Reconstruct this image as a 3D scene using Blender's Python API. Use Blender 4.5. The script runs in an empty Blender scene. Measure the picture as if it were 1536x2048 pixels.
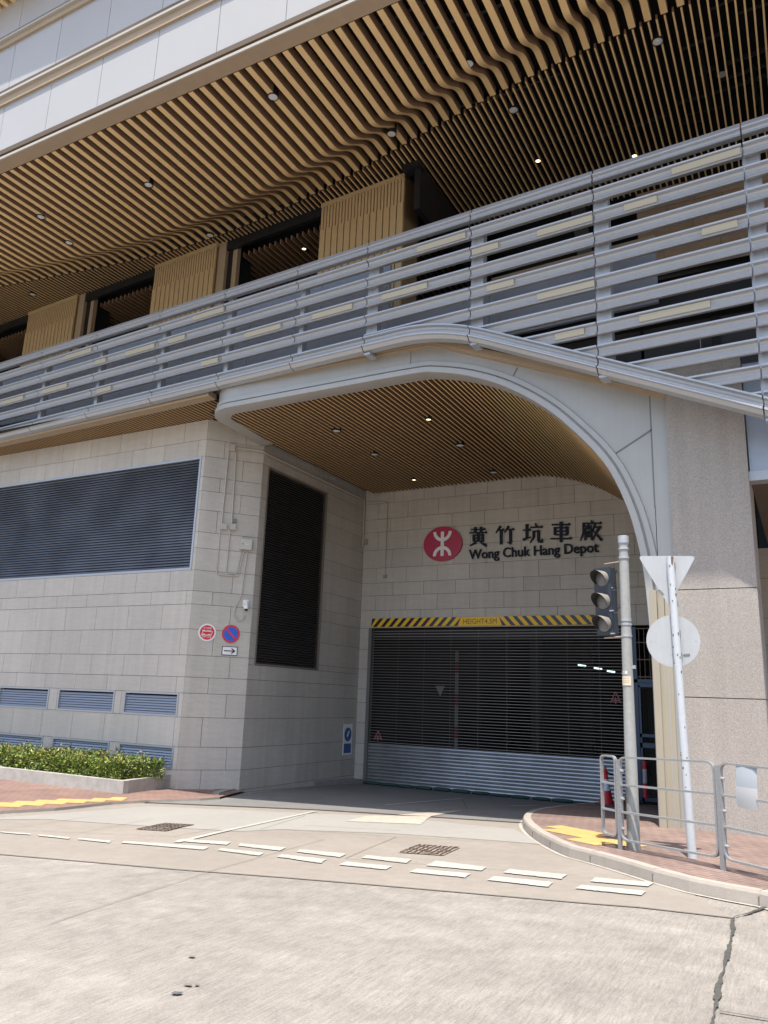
import bpy, bmesh, math, random
from mathutils import Vector, Matrix
random.seed(7)
SC = bpy.context.scene
COL = SC.collection

# ---------------------------------------------------------------- camera
CAM_H = 1.65
F_PX, PITCH, ROLL, YAW = 1555.294, 0.234753248, 0.0362278681, 0.500565299
cyw, syw = math.cos(YAW), math.sin(YAW)
FWD = Vector((-syw*math.cos(PITCH), cyw*math.cos(PITCH), math.sin(PITCH)))
R0 = Vector((cyw, syw, 0)); U0 = R0.cross(FWD)
RIGHT = R0*math.cos(ROLL) + U0*math.sin(ROLL)
UP = -R0*math.sin(ROLL) + U0*math.cos(ROLL)
CPOS = Vector((0, 0, CAM_H))
cam = bpy.data.cameras.new('camera'); camo = bpy.data.objects.new('camera', cam); COL.objects.link(camo)
cam.sensor_fit = 'VERTICAL'; cam.sensor_height = 36; cam.lens = F_PX/2048*36
cam.clip_start = .05; cam.clip_end = 2000
M = Matrix((( RIGHT.x, UP.x, -FWD.x, 0), (RIGHT.y, UP.y, -FWD.y, 0), (RIGHT.z, UP.z, -FWD.z, CAM_H), (0, 0, 0, 1)))
camo.matrix_world = M
SC.camera = camo
SC.render.resolution_x, SC.render.resolution_y = 768, 1024

# ---------------------------------------------------------------- light
SUN_DIR = Vector((-.083, .315, -1)).normalized()      # the way the light travels
w = bpy.data.worlds.new('World'); SC.world = w; w.use_nodes = True
nt = w.node_tree; bg = nt.nodes['Background']
sky = nt.nodes.new('ShaderNodeTexSky'); sky.sky_type = 'NISHITA'; sky.sun_disc = False
sky.sun_elevation = math.asin(-SUN_DIR.z); sky.sun_rotation = math.atan2(-SUN_DIR.x, -SUN_DIR.y)
sky.air_density = 1.0; sky.dust_density = 2.5; sky.ozone_density = 1.0
nt.links.new(sky.outputs[0], bg.inputs[0]); bg.inputs[1].default_value = .13
sl = bpy.data.lights.new('sun', 'SUN'); sl.energy = 3.5; sl.angle = math.radians(.53); sl.color = (1, .93, .83)
so = bpy.data.objects.new('sun', sl); COL.objects.link(so); so.location = (3, -12, 40)
so.rotation_euler = SUN_DIR.to_track_quat('-Z', 'Y').to_euler()
SC.view_settings.view_transform = 'Standard'; SC.view_settings.look = 'None'
SC.view_settings.exposure = 1.13; SC.view_settings.gamma = 1
SC.cycles.max_bounces = 8; SC.cycles.diffuse_bounces = 5; SC.cycles.glossy_bounces = 4

# ---------------------------------------------------------------- sight lines onto real planes
def ray(x, y): return RIGHT*((x-768)/F_PX) - UP*((y-1024)/F_PX) + FWD
def onY(x, y, Y): r = ray(x, y); return CPOS + r*(Y/r.y)
def onX(x, y, X): r = ray(x, y); return CPOS + r*(X/r.x)
def onZ(x, y, Z): r = ray(x, y); return CPOS + r*((Z-CAM_H)/r.z)
def onP(x, y, P, n): r = ray(x, y); return CPOS + r*((Vector(P)-CPOS).dot(n)/r.dot(n))

def lerp_table(tab, v):
    if v <= tab[0][0]: return tab[0][1]
    for (a, fa), (b, fb) in zip(tab, tab[1:]):
        if v <= b:
            t = (v-a)/(b-a); return fa + (fb-fa)*t
    return tab[-1][1]
RT = [(5, 0), (8, .09), (9.6, .13), (10.5, .17), (13.2, .215), (15, .34), (21.2, .83)]
LT = [(5, .42), (8, .47), (14.6, .63), (21.2, .83)]
def gz(x, y):
    t = min(1, max(0, (-1.5-x)/10.5)); t = t
    a = lerp_table(RT, y); b = lerp_table(LT, y)
    if x < -12: b += 0
    return -(a*(1-t) + b*t)
def grd(x, y, dz=0.0):
    r = ray(x, y); lo, hi = .5, 60.0
    fn = lambda s: (CPOS+r*s).z - gz((CPOS+r*s).x, (CPOS+r*s).y) - dz
    s = .5
    while s < 60 and fn(s) > 0: s += .2
    lo, hi = s-.2, s
    for _ in range(40):
        m = (lo+hi)/2
        if fn(m) > 0: lo = m
        else: hi = m
    return CPOS + r*hi

# ---------------------------------------------------------------- materials
MATS = {}
def nodes_of(name):
    m = bpy.data.materials.new(name); m.use_nodes = True
    return m, m.node_tree, m.node_tree.nodes['Principled BSDF']
def mat(name, col, rough=.6, metal=0, noise=0, nscale=30, bump=0, bscale=200, emit=None, espec=None, streak=0, island=0, stretch=(1, 1, 1)):
    if name in MATS: return MATS[name]
    m, t, b = nodes_of(name); N = t.nodes; L = t.links
    b.inputs['Roughness'].default_value = rough; b.inputs['Metallic'].default_value = metal
    if espec is not None: b.inputs['Specular IOR Level'].default_value = espec
    tc = N.new('ShaderNodeTexCoord'); mp = N.new('ShaderNodeMapping'); mp.inputs['Scale'].default_value = stretch
    L.new(tc.outputs['Object'], mp.inputs['Vector'])
    val = None
    def addv(sock, amt):
        nonlocal val
        mr = N.new('ShaderNodeMapRange'); mr.inputs['To Min'].default_value = 1-amt; mr.inputs['To Max'].default_value = 1+amt
        mr.inputs['From Min'].default_value = .25; mr.inputs['From Max'].default_value = .75
        L.new(sock, mr.inputs['Value'])
        if val is None: val = mr.outputs[0]
        else:
            mm = N.new('ShaderNodeMath'); mm.operation = 'MULTIPLY'; L.new(val, mm.inputs[0]); L.new(mr.outputs[0], mm.inputs[1]); val = mm.outputs[0]
    if noise:
        n = N.new('ShaderNodeTexNoise'); n.inputs['Scale'].default_value = nscale; n.inputs['Detail'].default_value = 5
        L.new(mp.outputs[0], n.inputs['Vector']); addv(n.outputs['Fac'], noise)
        n2 = N.new('ShaderNodeTexNoise'); n2.inputs['Scale'].default_value = .7; n2.inputs['Detail'].default_value = 4
        L.new(tc.outputs['Object'], n2.inputs['Vector']); addv(n2.outputs['Fac'], noise*.6)
    if streak:
        mp2 = N.new('ShaderNodeMapping'); mp2.inputs['Scale'].default_value = (14, 14, .5); L.new(tc.outputs['Object'], mp2.inputs['Vector'])
        n3 = N.new('ShaderNodeTexNoise'); n3.inputs['Scale'].default_value = 1; n3.inputs['Detail'].default_value = 3
        L.new(mp2.outputs[0], n3.inputs['Vector']); addv(n3.outputs['Fac'], streak)
    if island:
        g = N.new('ShaderNodeNewGeometry'); mr = N.new('ShaderNodeMapRange'); mr.inputs['To Min'].default_value = 1-island; mr.inputs['To Max'].default_value = 1+island
        L.new(g.outputs['Random Per Island'], mr.inputs['Value'])
        if val is None: val = mr.outputs[0]
        else:
            mm = N.new('ShaderNodeMath'); mm.operation = 'MULTIPLY'; L.new(val, mm.inputs[0]); L.new(mr.outputs[0], mm.inputs[1]); val = mm.outputs[0]
    if val is not None:
        vm = N.new('ShaderNodeVectorMath'); vm.operation = 'SCALE'; vm.inputs[0].default_value = col[:3]
        L.new(val, vm.inputs['Scale']); L.new(vm.outputs[0], b.inputs['Base Color'])
    else: b.inputs['Base Color'].default_value = (*col[:3], 1)
    if bump:
        n4 = N.new('ShaderNodeTexNoise'); n4.inputs['Scale'].default_value = bscale; n4.inputs['Detail'].default_value = 4
        L.new(mp.outputs[0], n4.inputs['Vector'])
        bp = N.new('ShaderNodeBump'); bp.inputs['Strength'].default_value = bump; bp.inputs['Distance'].default_value = .01
        L.new(n4.outputs['Fac'], bp.inputs['Height']); L.new(bp.outputs[0], b.inputs['Normal'])
    if emit:
        b.inputs['Emission Color'].default_value = (*emit[:3], 1); b.inputs['Emission Strength'].default_value = emit[3]
    MATS[name] = m; return m

def stone_mat(name, col, speck=.28, spscale=170, island=.055, layer=.07):
    m, t, b = nodes_of(name); N, L = t.nodes, t.links
    tc = N.new('ShaderNodeTexCoord')
    n1 = N.new('ShaderNodeTexNoise'); n1.inputs['Scale'].default_value = spscale; n1.inputs['Detail'].default_value = 2
    L.new(tc.outputs['Object'], n1.inputs['Vector'])
    mp = N.new('ShaderNodeMapping'); mp.inputs['Scale'].default_value = (2.5, 2.5, 16); L.new(tc.outputs['Object'], mp.inputs['Vector'])
    n2 = N.new('ShaderNodeTexNoise'); n2.inputs['Scale'].default_value = 1; n2.inputs['Detail'].default_value = 6; n2.inputs['Roughness'].default_value = .65
    L.new(mp.outputs[0], n2.inputs['Vector'])
    n3 = N.new('ShaderNodeTexNoise'); n3.inputs['Scale'].default_value = .45; n3.inputs['Detail'].default_value = 4
    L.new(tc.outputs['Object'], n3.inputs['Vector'])
    g = N.new('ShaderNodeNewGeometry')
    prev = None
    mp4 = N.new('ShaderNodeMapping'); mp4.inputs['Scale'].default_value = (5, 5, .22); L.new(tc.outputs['Object'], mp4.inputs['Vector'])
    n4 = N.new('ShaderNodeTexNoise'); n4.inputs['Scale'].default_value = 1; n4.inputs['Detail'].default_value = 5; L.new(mp4.outputs[0], n4.inputs['Vector'])
    for s, a, lo, hi in ((n4.outputs['Fac'], .06, .3, .7), (n1.outputs['Fac'], speck, .3, .7), (n2.outputs['Fac'], layer, .25, .75), (n3.outputs['Fac'], .06, .3, .7), (g.outputs['Random Per Island'], island, 0, 1)):
        mr = N.new('ShaderNodeMapRange'); mr.inputs['From Min'].default_value = lo; mr.inputs['From Max'].default_value = hi
        mr.inputs['To Min'].default_value = 1-a; mr.inputs['To Max'].default_value = 1+a; L.new(s, mr.inputs['Value'])
        if prev is None: prev = mr.outputs[0]
        else:
            mm = N.new('ShaderNodeMath'); mm.operation = 'MULTIPLY'; L.new(prev, mm.inputs[0]); L.new(mr.outputs[0], mm.inputs[1]); prev = mm.outputs[0]
    vm = N.new('ShaderNodeVectorMath'); vm.operation = 'SCALE'; vm.inputs[0].default_value = col
    L.new(prev, vm.inputs['Scale']); L.new(vm.outputs[0], b.inputs['Base Color'])
    b.inputs['Roughness'].default_value = .8
    bp = N.new('ShaderNodeBump'); bp.inputs['Strength'].default_value = .35; bp.inputs['Distance'].default_value = .008
    L.new(n1.outputs['Fac'], bp.inputs['Height']); L.new(bp.outputs[0], b.inputs['Normal'])
    MATS[name] = m; return m

def concrete_mat(name, col, groove=0, ang=0, speck=.10, blot=.10):
    """cast concrete: fine speckle, broad blotches and, on the carriageway, broom grooves"""
    m, t, b = nodes_of(name); N, L = t.nodes, t.links
    tc = N.new('ShaderNodeTexCoord')
    def noise(scale, det, vec=None, ro=.55):
        n = N.new('ShaderNodeTexNoise'); n.inputs['Scale'].default_value = scale; n.inputs['Detail'].default_value = det; n.inputs['Roughness'].default_value = ro
        L.new(vec or tc.outputs['Object'], n.inputs['Vector']); return n.outputs['Fac']
    fine = noise(75, 4); blotn = noise(.55, 6); mid = noise(6, 5)
    terms = [(fine, speck, .3, .7), (noise(210, 2), speck*.8, .3, .7), (blotn, blot, .3, .7), (mid, blot*.7, .3, .7)]
    hgt = fine
    if groove:
        mp = N.new('ShaderNodeMapping'); mp.inputs['Rotation'].default_value = (0, 0, ang); mp.inputs['Scale'].default_value = (44, 3.2, 1)
        L.new(tc.outputs['Object'], mp.inputs['Vector'])
        gr = noise(1, 4, mp.outputs[0], .6)
        mp2 = N.new('ShaderNodeMapping'); mp2.inputs['Rotation'].default_value = (0, 0, ang); mp2.inputs['Scale'].default_value = (115, 9, 1)
        L.new(tc.outputs['Object'], mp2.inputs['Vector'])
        gr2 = noise(1, 3, mp2.outputs[0], .6)
        wear = noise(.9, 3)
        terms += [(gr, groove, .34, .66), (gr2, groove*.9, .34, .66)]
        mp3 = N.new('ShaderNodeMapping'); mp3.inputs['Rotation'].default_value = (0, 0, -.25); mp3.inputs['Scale'].default_value = (.22, 1.5, 1)
        L.new(tc.outputs['Object'], mp3.inputs['Vector']); terms.append((noise(1, 5, mp3.outputs[0], .6), .10, .3, .7))
        st = noise(2.6, 7, None, .7); terms.append((st, .16, .62, .30))
        mx = N.new('ShaderNodeMath'); mx.operation = 'ADD'; L.new(gr, mx.inputs[0]); L.new(gr2, mx.inputs[1])
        mx2 = N.new('ShaderNodeMath'); mx2.operation = 'ADD'; L.new(mx.outputs[0], mx2.inputs[0]); L.new(fine, mx2.inputs[1]); hgt = mx2.outputs[0]
    prev = None
    for s, a, lo, hi in terms:
        mr = N.new('ShaderNodeMapRange'); mr.inputs['From Min'].default_value = lo; mr.inputs['From Max'].default_value = hi
        mr.inputs['To Min'].default_value = 1-a; mr.inputs['To Max'].default_value = 1+a*(.35 if lo > hi else 1); L.new(s, mr.inputs['Value'])
        if prev is None: prev = mr.outputs[0]
        else:
            mm = N.new('ShaderNodeMath'); mm.operation = 'MULTIPLY'; L.new(prev, mm.inputs[0]); L.new(mr.outputs[0], mm.inputs[1]); prev = mm.outputs[0]
    vm = N.new('ShaderNodeVectorMath'); vm.operation = 'SCALE'; vm.inputs[0].default_value = col
    L.new(prev, vm.inputs['Scale']); L.new(vm.outputs[0], b.inputs['Base Color'])
    b.inputs['Roughness'].default_value = .85
    bp = N.new('ShaderNodeBump'); bp.inputs['Strength'].default_value = .5 if groove else .3; bp.inputs['Distance'].default_value = .012 if groove else .006
    L.new(hgt, bp.inputs['Height']); L.new(bp.outputs[0], b.inputs['Normal'])
    MATS[name] = m; return m

def paint_mat(name, col, under, cover=.56):
    m, t, b = nodes_of(name); N, L = t.nodes, t.links
    tc = N.new('ShaderNodeTexCoord'); n = N.new('ShaderNodeTexNoise'); n.inputs['Scale'].default_value = 34; n.inputs['Detail'].default_value = 6; n.inputs['Roughness'].default_value = .7
    L.new(tc.outputs['Object'], n.inputs['Vector'])
    n2 = N.new('ShaderNodeTexNoise'); n2.inputs['Scale'].default_value = 2.2; n2.inputs['Detail'].default_value = 4; L.new(tc.outputs['Object'], n2.inputs['Vector'])
    ad = N.new('ShaderNodeMath'); ad.operation = 'MULTIPLY_ADD'; L.new(n2.outputs['Fac'], ad.inputs[0]); ad.inputs[1].default_value = .45; L.new(n.outputs['Fac'], ad.inputs[2])
    mr = N.new('ShaderNodeMapRange'); mr.inputs['From Min'].default_value = cover+.22; mr.inputs['From Max'].default_value = cover+.34; L.new(ad.outputs[0], mr.inputs['Value'])
    mx = N.new('ShaderNodeMix'); mx.data_type = 'RGBA'; mx.inputs['A'].default_value = (*col, 1); mx.inputs['B'].default_value = (*under, 1); L.new(mr.outputs[0], mx.inputs['Factor'])
    L.new(mx.outputs['Result'], b.inputs['Base Color']); b.inputs['Roughness'].default_value = .75
    MATS[name] = m; return m
def brick_mat(name, c1, c2, mortar, rot=0, bw=.2, bh=.1):
    m, t, b = nodes_of(name); N, L = t.nodes, t.links
    tc = N.new('ShaderNodeTexCoord'); mp = N.new('ShaderNodeMapping'); mp.inputs['Rotation'].default_value = (0, 0, rot)
    L.new(tc.outputs['Object'], mp.inputs['Vector'])
    br = N.new('ShaderNodeTexBrick'); br.inputs['Scale'].default_value = 1; br.inputs['Brick Width'].default_value = bw; br.inputs['Row Height'].default_value = bh
    br.inputs['Mortar Size'].default_value = .007; br.inputs['Color1'].default_value = (*c1, 1); br.inputs['Color2'].default_value = (*c2, 1); br.inputs['Mortar'].default_value = (*mortar, 1)
    L.new(mp.outputs[0], br.inputs['Vector'])
    n = N.new('ShaderNodeTexNoise'); n.inputs['Scale'].default_value = 1.3; n.inputs['Detail'].default_value = 6; L.new(tc.outputs['Object'], n.inputs['Vector'])
    mr = N.new('ShaderNodeMapRange'); mr.inputs['From Min'].default_value = .3; mr.inputs['From Max'].default_value = .7; mr.inputs['To Min'].default_value = .82; mr.inputs['To Max'].default_value = 1.18
    L.new(n.outputs['Fac'], mr.inputs['Value'])
    vm = N.new('ShaderNodeVectorMath'); vm.operation = 'SCALE'; L.new(br.outputs['Color'], vm.inputs[0]); L.new(mr.outputs[0], vm.inputs['Scale'])
    L.new(vm.outputs[0], b.inputs['Base Color']); b.inputs['Roughness'].default_value = .8
    MATS[name] = m; return m

STONE = stone_mat('granite cladding', (.485, .455, .41), speck=.22, spscale=120, island=.05)
COLSTONE = stone_mat('flamed granite column', (.33, .303, .275), speck=.28, spscale=110, island=.02, layer=.03)
JOINT = mat('stone joint', (.07, .065, .06), .9)
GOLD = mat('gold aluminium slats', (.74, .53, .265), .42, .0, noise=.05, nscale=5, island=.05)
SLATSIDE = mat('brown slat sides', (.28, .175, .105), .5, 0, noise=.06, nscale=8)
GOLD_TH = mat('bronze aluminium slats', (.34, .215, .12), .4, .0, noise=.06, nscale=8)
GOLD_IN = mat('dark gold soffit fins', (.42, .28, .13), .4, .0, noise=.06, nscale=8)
GOLD_CL = mat('gold cladding boards', (.50, .365, .20), .45, .0, noise=.05, nscale=6)
BRONZE = mat('bronze trim', (.36, .275, .185), .6, 0, noise=.05, nscale=5)
BRONZE_D = mat('dark bronze channel', (.13, .095, .06), .5, .2)
CHAMP = mat('champagne metal panel', (.37, .365, .345), .42, .2, noise=.035, nscale=2, streak=.025)
CHAMP_T = mat('tan metal ribs', (.36, .325, .25), .5, .15, noise=.03, nscale=3, streak=.03)
SILVER = mat('silver louvre paint', (.40, .415, .435), .36, .35, noise=.03, nscale=1, streak=.03)
STEELP = mat('galvanised post', (.40, .43, .47), .45, .4, noise=.08, nscale=12, streak=.08)
ACCENT = mat('cream accent panel', (.42, .38, .285), .55)
PARAPET = mat('grey parapet panel', (.26, .28, .32), .5, .1, noise=.03, nscale=1.2)
WHITEPANEL = mat('white wall panel', (.40, .40, .398), .4, 0, noise=.02, nscale=1, island=.02)
CREAM = mat('cream drip edge', (.42, .40, .355), .5)
BLACK = mat('black void', (.006, .006, .007), .8)
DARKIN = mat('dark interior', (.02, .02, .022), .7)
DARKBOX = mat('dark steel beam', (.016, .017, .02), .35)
VENTFR = mat('vent frame', (.42, .44, .47), .4, .5)
VENTDK = mat('dark vent blades', (.20, .225, .265), .3, .6, noise=.3, nscale=.8)  # broad noise paints blotchy tree reflections into the blade colour
VENTBL = mat('small vent blades', (.29, .32, .37), .4, .4)
VENTBK = mat('black vent blades', (.10, .095, .09), .4, .35)
GALV = mat('galvanised steel', (.46, .47, .48), .38, .65, noise=.08, nscale=25, streak=.05)
SHUT = mat('shutter slats', (.34, .345, .355), .32, .6, noise=.14, nscale=1.5, streak=.05)  # coarse noise puts uneven reflections into the slat colour
ROD = mat('grille rods', (.42, .40, .38), .5, .3)
RAILM = mat('galvanised railing', (.31, .32, .325), .5, .45, noise=.12, nscale=40)
POLEM = mat('grey painted pole', (.30, .308, .295), .6, 0, noise=.10, nscale=18, streak=.1)
SIGNPOLE = mat('worn white pole', (.47, .50, .525), .5, 0, noise=.06, nscale=20)
SIGNBK = mat('sign back', (.42, .435, .445), .45, .15, noise=.05, nscale=5, streak=.05)
RUST = mat('rust', (.15, .10, .07), .9)
TLBOX = mat('signal housing', (.026, .034, .05), .45)
TLVIS = mat('signal visor', (.035, .034, .033), .5)
TLVISO = mat('weathered visor top', (.20, .185, .165), .7, noise=.15, nscale=30)
LENS = mat('unlit lens', (.15, .138, .135), .35, noise=.12, nscale=160)
WHITE = mat('white paint', (.78, .78, .77), .5)
RED = mat('red paint', (.62, .03, .05), .45)
REDSIGN = mat('sign red', (.60, .02, .035), .4)
CRIMSON = mat('crimson emblem', (.42, .012, .055), .35)
BLUE = mat('sign blue', (.01, .10, .55), .4)
BLUED = mat('notice blue', (.02, .10, .30), .4)
NAVY = mat('navy lettering', (.006, .011, .022), .5, espec=.25)
BLACKP = mat('black paint', (.012, .012, .014), .5)
YELLOW = mat('yellow paint', (.82, .50, .02), .5)
TACT = mat('yellow tactile paving', (.56, .365, .135), .75, noise=.10, nscale=9, bump=.5, bscale=45)
BOXM = mat('beige conduit', (.47, .44, .39), .55, noise=.05, nscale=12)
BOXG = mat('cream junction box', (.52, .51, .44), .5, noise=.04, nscale=10)
CONEW = mat('cone reflective white', (.55, .62, .74), .4)
CONER = mat('cone red', (.52, .02, .035), .5)
BAGM = mat('dark green sandbag', (.03, .075, .065), .85, bump=.4, bscale=60)
ROADPAINT = paint_mat('road paint', (.37, .362, .33), (.27, .25, .222))
BEIGEPAT = mat('pale road patch', (.37, .335, .28), .85, noise=.14, nscale=9)
JOINTRD = mat('road joint', (.10, .09, .08), .9)
TAR = mat('tar filled crack', (.06, .06, .055), .9, noise=.3, nscale=30)
DRAINM = mat('rusty drain slot', (.05, .032, .026), .9)
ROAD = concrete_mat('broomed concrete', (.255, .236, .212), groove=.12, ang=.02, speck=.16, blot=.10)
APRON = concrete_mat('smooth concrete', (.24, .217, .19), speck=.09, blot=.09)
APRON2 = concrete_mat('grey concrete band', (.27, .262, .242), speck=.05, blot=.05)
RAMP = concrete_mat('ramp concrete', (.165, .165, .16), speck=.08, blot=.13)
KERB = concrete_mat('kerb concrete', (.33, .298, .262), speck=.06, blot=.09)
PLANT = concrete_mat('planter concrete', (.36, .345, .32), speck=.08, blot=.18)
PAVE = brick_mat('red brick paving', (.205, .137, .115), (.145, .10, .09), (.265, .21, .18), rot=.55)
PAVE2 = brick_mat('red brick paving far', (.205, .128, .105), (.165, .102, .085), (.26, .185, .155), rot=.0)
LAMP_W = mat('warm lamp', (.8, .7, .5), .5, emit=(1, .82, .52, 1.1))
LAMP_OFF = mat('lamp reflector', (.75, .75, .76), .3, .2)
TUBE = mat('fluorescent tube', (.9, .9, .9), .5, emit=(.75, 1, .95, .7))
PLASTIC = mat('clear plastic sleeve', (.52, .53, .54), .4)
PLASTIC_G = mat('grey plastic sleeve', (.33, .36, .39), .4)
SOIL = mat('planter soil', (.05, .035, .025), .95)
def leaf_mat(name, a, bcol, c):
    m, t, b = nodes_of(name); N, L = t.nodes, t.links
    g = N.new('ShaderNodeNewGeometry'); cr = N.new('ShaderNodeValToRGB')
    cr.color_ramp.elements[0].color = (*a, 1); cr.color_ramp.elements[1].color = (*c, 1)
    e = cr.color_ramp.elements.new(.5); e.color = (*bcol, 1)
    L.new(g.outputs['Random Per Island'], cr.inputs[0]); L.new(cr.outputs[0], b.inputs['Base Color'])
    b.inputs['Roughness'].default_value = .42
    MATS[name] = m; return m
LEAF = leaf_mat('hedge leaves', (.03, .075, .010), (.125, .19, .025), (.29, .30, .05))
LEAFR = leaf_mat('reddish leaf tips', (.20, .10, .05), (.22, .17, .05), (.25, .24, .05))
LEAFD = leaf_mat('shrub leaves', (.02, .09, .01), (.05, .15, .02), (.10, .24, .03))

# ---------------------------------------------------------------- mesh builder
class MB:
    def __init__(s): s.v = []; s.f = []; s.m = []; s.mats = []
    def mi(s, m):
        if m not in s.mats: s.mats.append(m)
        return s.mats.index(m)
    def add(s, vs, fs, m):
        o = len(s.v); s.v += [Vector(p) for p in vs]; i = s.mi(m)
        for f in fs: s.f.append([o+k for k in f]); s.m.append(i)
    def quad(s, a, b, c, d, m): s.add((a, b, c, d), ((0, 1, 2, 3),), m)
    def box(s, lo, hi, m):
        x0, y0, z0 = lo; x1, y1, z1 = hi
        s.add([(x0,y0,z0),(x1,y0,z0),(x1,y1,z0),(x0,y1,z0),(x0,y0,z1),(x1,y0,z1),(x1,y1,z1),(x0,y1,z1)],
              [(0,3,2,1),(4,5,6,7),(0,1,5,4),(1,2,6,5),(2,3,7,6),(3,0,4,7)], m)
    def obox(s, c, ax, m):
        """box about centre c with half-extent vectors ax"""
        c = Vector(c); a, b, d = [Vector(q) for q in ax]
        vs = [c+a*i+b*j+d*k for k in (-1, 1) for i, j in ((-1,-1),(1,-1),(1,1),(-1,1))]
        s.add(vs, [(0,3,2,1),(4,5,6,7),(0,1,5,4),(1,2,6,5),(2,3,7,6),(3,0,4,7)], m)
    def prism(s, pts, ext, m, caps=True, mside=None):
        n = len(pts); P = [Vector(p) for p in pts]; E = Vector(ext)
        fs = []
        if caps: fs = [tuple(range(n))[::-1], tuple(range(n, 2*n))]
        s.add(P+[p+E for p in P], fs, m)
        s.add(P+[p+E for p in P], [(i, (i+1)%n, n+(i+1)%n, n+i) for i in range(n)], mside or m)
    def loft(s, rings, m, closed=True, caps=False):
        n = len(rings[0]); vs = [p for r in rings for p in r]; fs = []
        k = n if closed else n-1
        for i in range(len(rings)-1):
            for j in range(k): fs.append((i*n+j, i*n+(j+1)%n, (i+1)*n+(j+1)%n, (i+1)*n+j))
        if caps: fs.append(tuple(range(n))[::-1]); fs.append(tuple(range((len(rings)-1)*n, len(rings)*n)))
        s.add(vs, fs, m)
    def tube(s, path, r, m, n=8, caps=True):
        P = [Vector(p) for p in path]; rings = []; ref = None
        for i, p in enumerate(P):
            d = (P[min(i+1, len(P)-1)] - P[max(i-1, 0)]).normalized()
            if ref is None: ref = Vector((0, 0, 1)) if abs(d.z) < .9 else Vector((1, 0, 0))
            a = (ref - d*ref.dot(d)).normalized(); b = d.cross(a); ref = a
            rr = r[i] if isinstance(r, (list, tuple)) else r
            rings.append([p + (a*math.cos(t)+b*math.sin(t))*rr for t in [2*math.pi*k/n for k in range(n)]])
        s.loft(rings, m, True, caps)
    def lathe(s, c, axis, prof, m, n=20, ref=None, caps=True):
        """prof: list of (distance along axis, radius)"""
        c = Vector(c); ax = Vector(axis).normalized()
        ref = ref or (Vector((0, 0, 1)) if abs(ax.z) < .9 else Vector((1, 0, 0)))
        a = (ref-ax*ref.dot(ax)).normalized(); b = ax.cross(a)
        rings = [[c+ax*h+(a*math.cos(t)+b*math.sin(t))*r for t in [2*math.pi*k/n for k in range(n)]] for h, r in prof]
        s.loft(rings, m, True, caps)
    def disc(s, c, ax, a, r1, m, r2=None, n=32, th=.004):
        """thin elliptical plate: normal ax, in-plane axis a"""
        c = Vector(c); ax = Vector(ax).normalized(); a = Vector(a).normalized(); b = ax.cross(a); r2 = r2 or r1
        ring = [c+a*math.cos(2*math.pi*k/n)*r1+b*math.sin(2*math.pi*k/n)*r2 for k in range(n)]
        s.prism(ring, ax*th, m)
    def build(s, name, parent=None, smooth=False, bevel=0):
        me = bpy.data.meshes.new(name); off = Vector((0, 0, 0))
        p = parent
        while p is not None: off += Vector(p.location); p = p.parent
        me.from_pydata([v-off for v in s.v], [], s.f)
        for mm in s.mats: me.materials.append(mm)
        me.polygons.foreach_set('material_index', s.m)
        if smooth: me.polygons.foreach_set('use_smooth', [True]*len(me.polygons))
        bm = bmesh.new(); bm.from_mesh(me); bmesh.ops.recalc_face_normals(bm, faces=bm.faces)
        bm.to_mesh(me); bm.free(); me.update()
        if smooth:
            try: me.set_sharp_from_angle(angle=math.radians(38))
            except Exception: pass
        o = bpy.data.objects.new(name, me); COL.objects.link(o)
        if parent is not None: o.parent = parent
        return o
def tag(o, label=None, cat=None, group=None, kind=None):
    if label: o['label'] = label
    if cat: o['category'] = cat
    if group: o['group'] = group
    if kind: o['kind'] = kind
    return o
def thing(name, loc, label, cat, group=None):
    o = bpy.data.objects.new(name, None); COL.objects.link(o); o.location = loc; o.empty_display_size = .2
    return tag(o, label, cat, group)
def copy_tree(o, loc, label=None, rz=None):
    r = o.copy(); COL.objects.link(r); r.location = loc
    if label: r['label'] = label
    if rz is not None: r.rotation_euler = (0, 0, rz)
    for ch in list(o.children):
        c = ch.copy(); COL.objects.link(c); c.parent = r
        for g in list(ch.children):
            d = g.copy(); COL.objects.link(d); d.parent = c
    return r
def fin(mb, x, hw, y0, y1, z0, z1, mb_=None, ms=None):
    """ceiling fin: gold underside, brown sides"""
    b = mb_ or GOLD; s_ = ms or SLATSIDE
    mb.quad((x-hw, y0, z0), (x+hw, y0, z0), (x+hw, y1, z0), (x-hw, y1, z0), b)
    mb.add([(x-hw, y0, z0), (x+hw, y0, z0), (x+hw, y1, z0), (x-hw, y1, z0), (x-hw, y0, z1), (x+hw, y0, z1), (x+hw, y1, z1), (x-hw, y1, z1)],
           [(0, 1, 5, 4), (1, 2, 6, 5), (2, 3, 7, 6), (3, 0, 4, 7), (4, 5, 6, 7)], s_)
def structure(mb, name, smooth=False): return tag(mb.build(name, smooth=smooth), kind='structure')

def resample(pts, step):
    """Catmull-Rom through pts (2-D or 3-D tuples), resampled at about step"""
    P = [Vector(p) for p in pts]; out = []
    for i in range(len(P)-1):
        p0 = P[max(i-1, 0)]; p1 = P[i]; p2 = P[i+1]; p3 = P[min(i+2, len(P)-1)]
        n = max(1, int((p2-p1).length/step))
        for k in range(n):
            t = k/n
            out.append(.5*((2*p1)+(p2-p0)*t+(2*p0-5*p1+4*p2-p3)*t*t+(3*p1-p0-3*p2+p3)*t**3))
    out.append(P[-1]); return out

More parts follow.
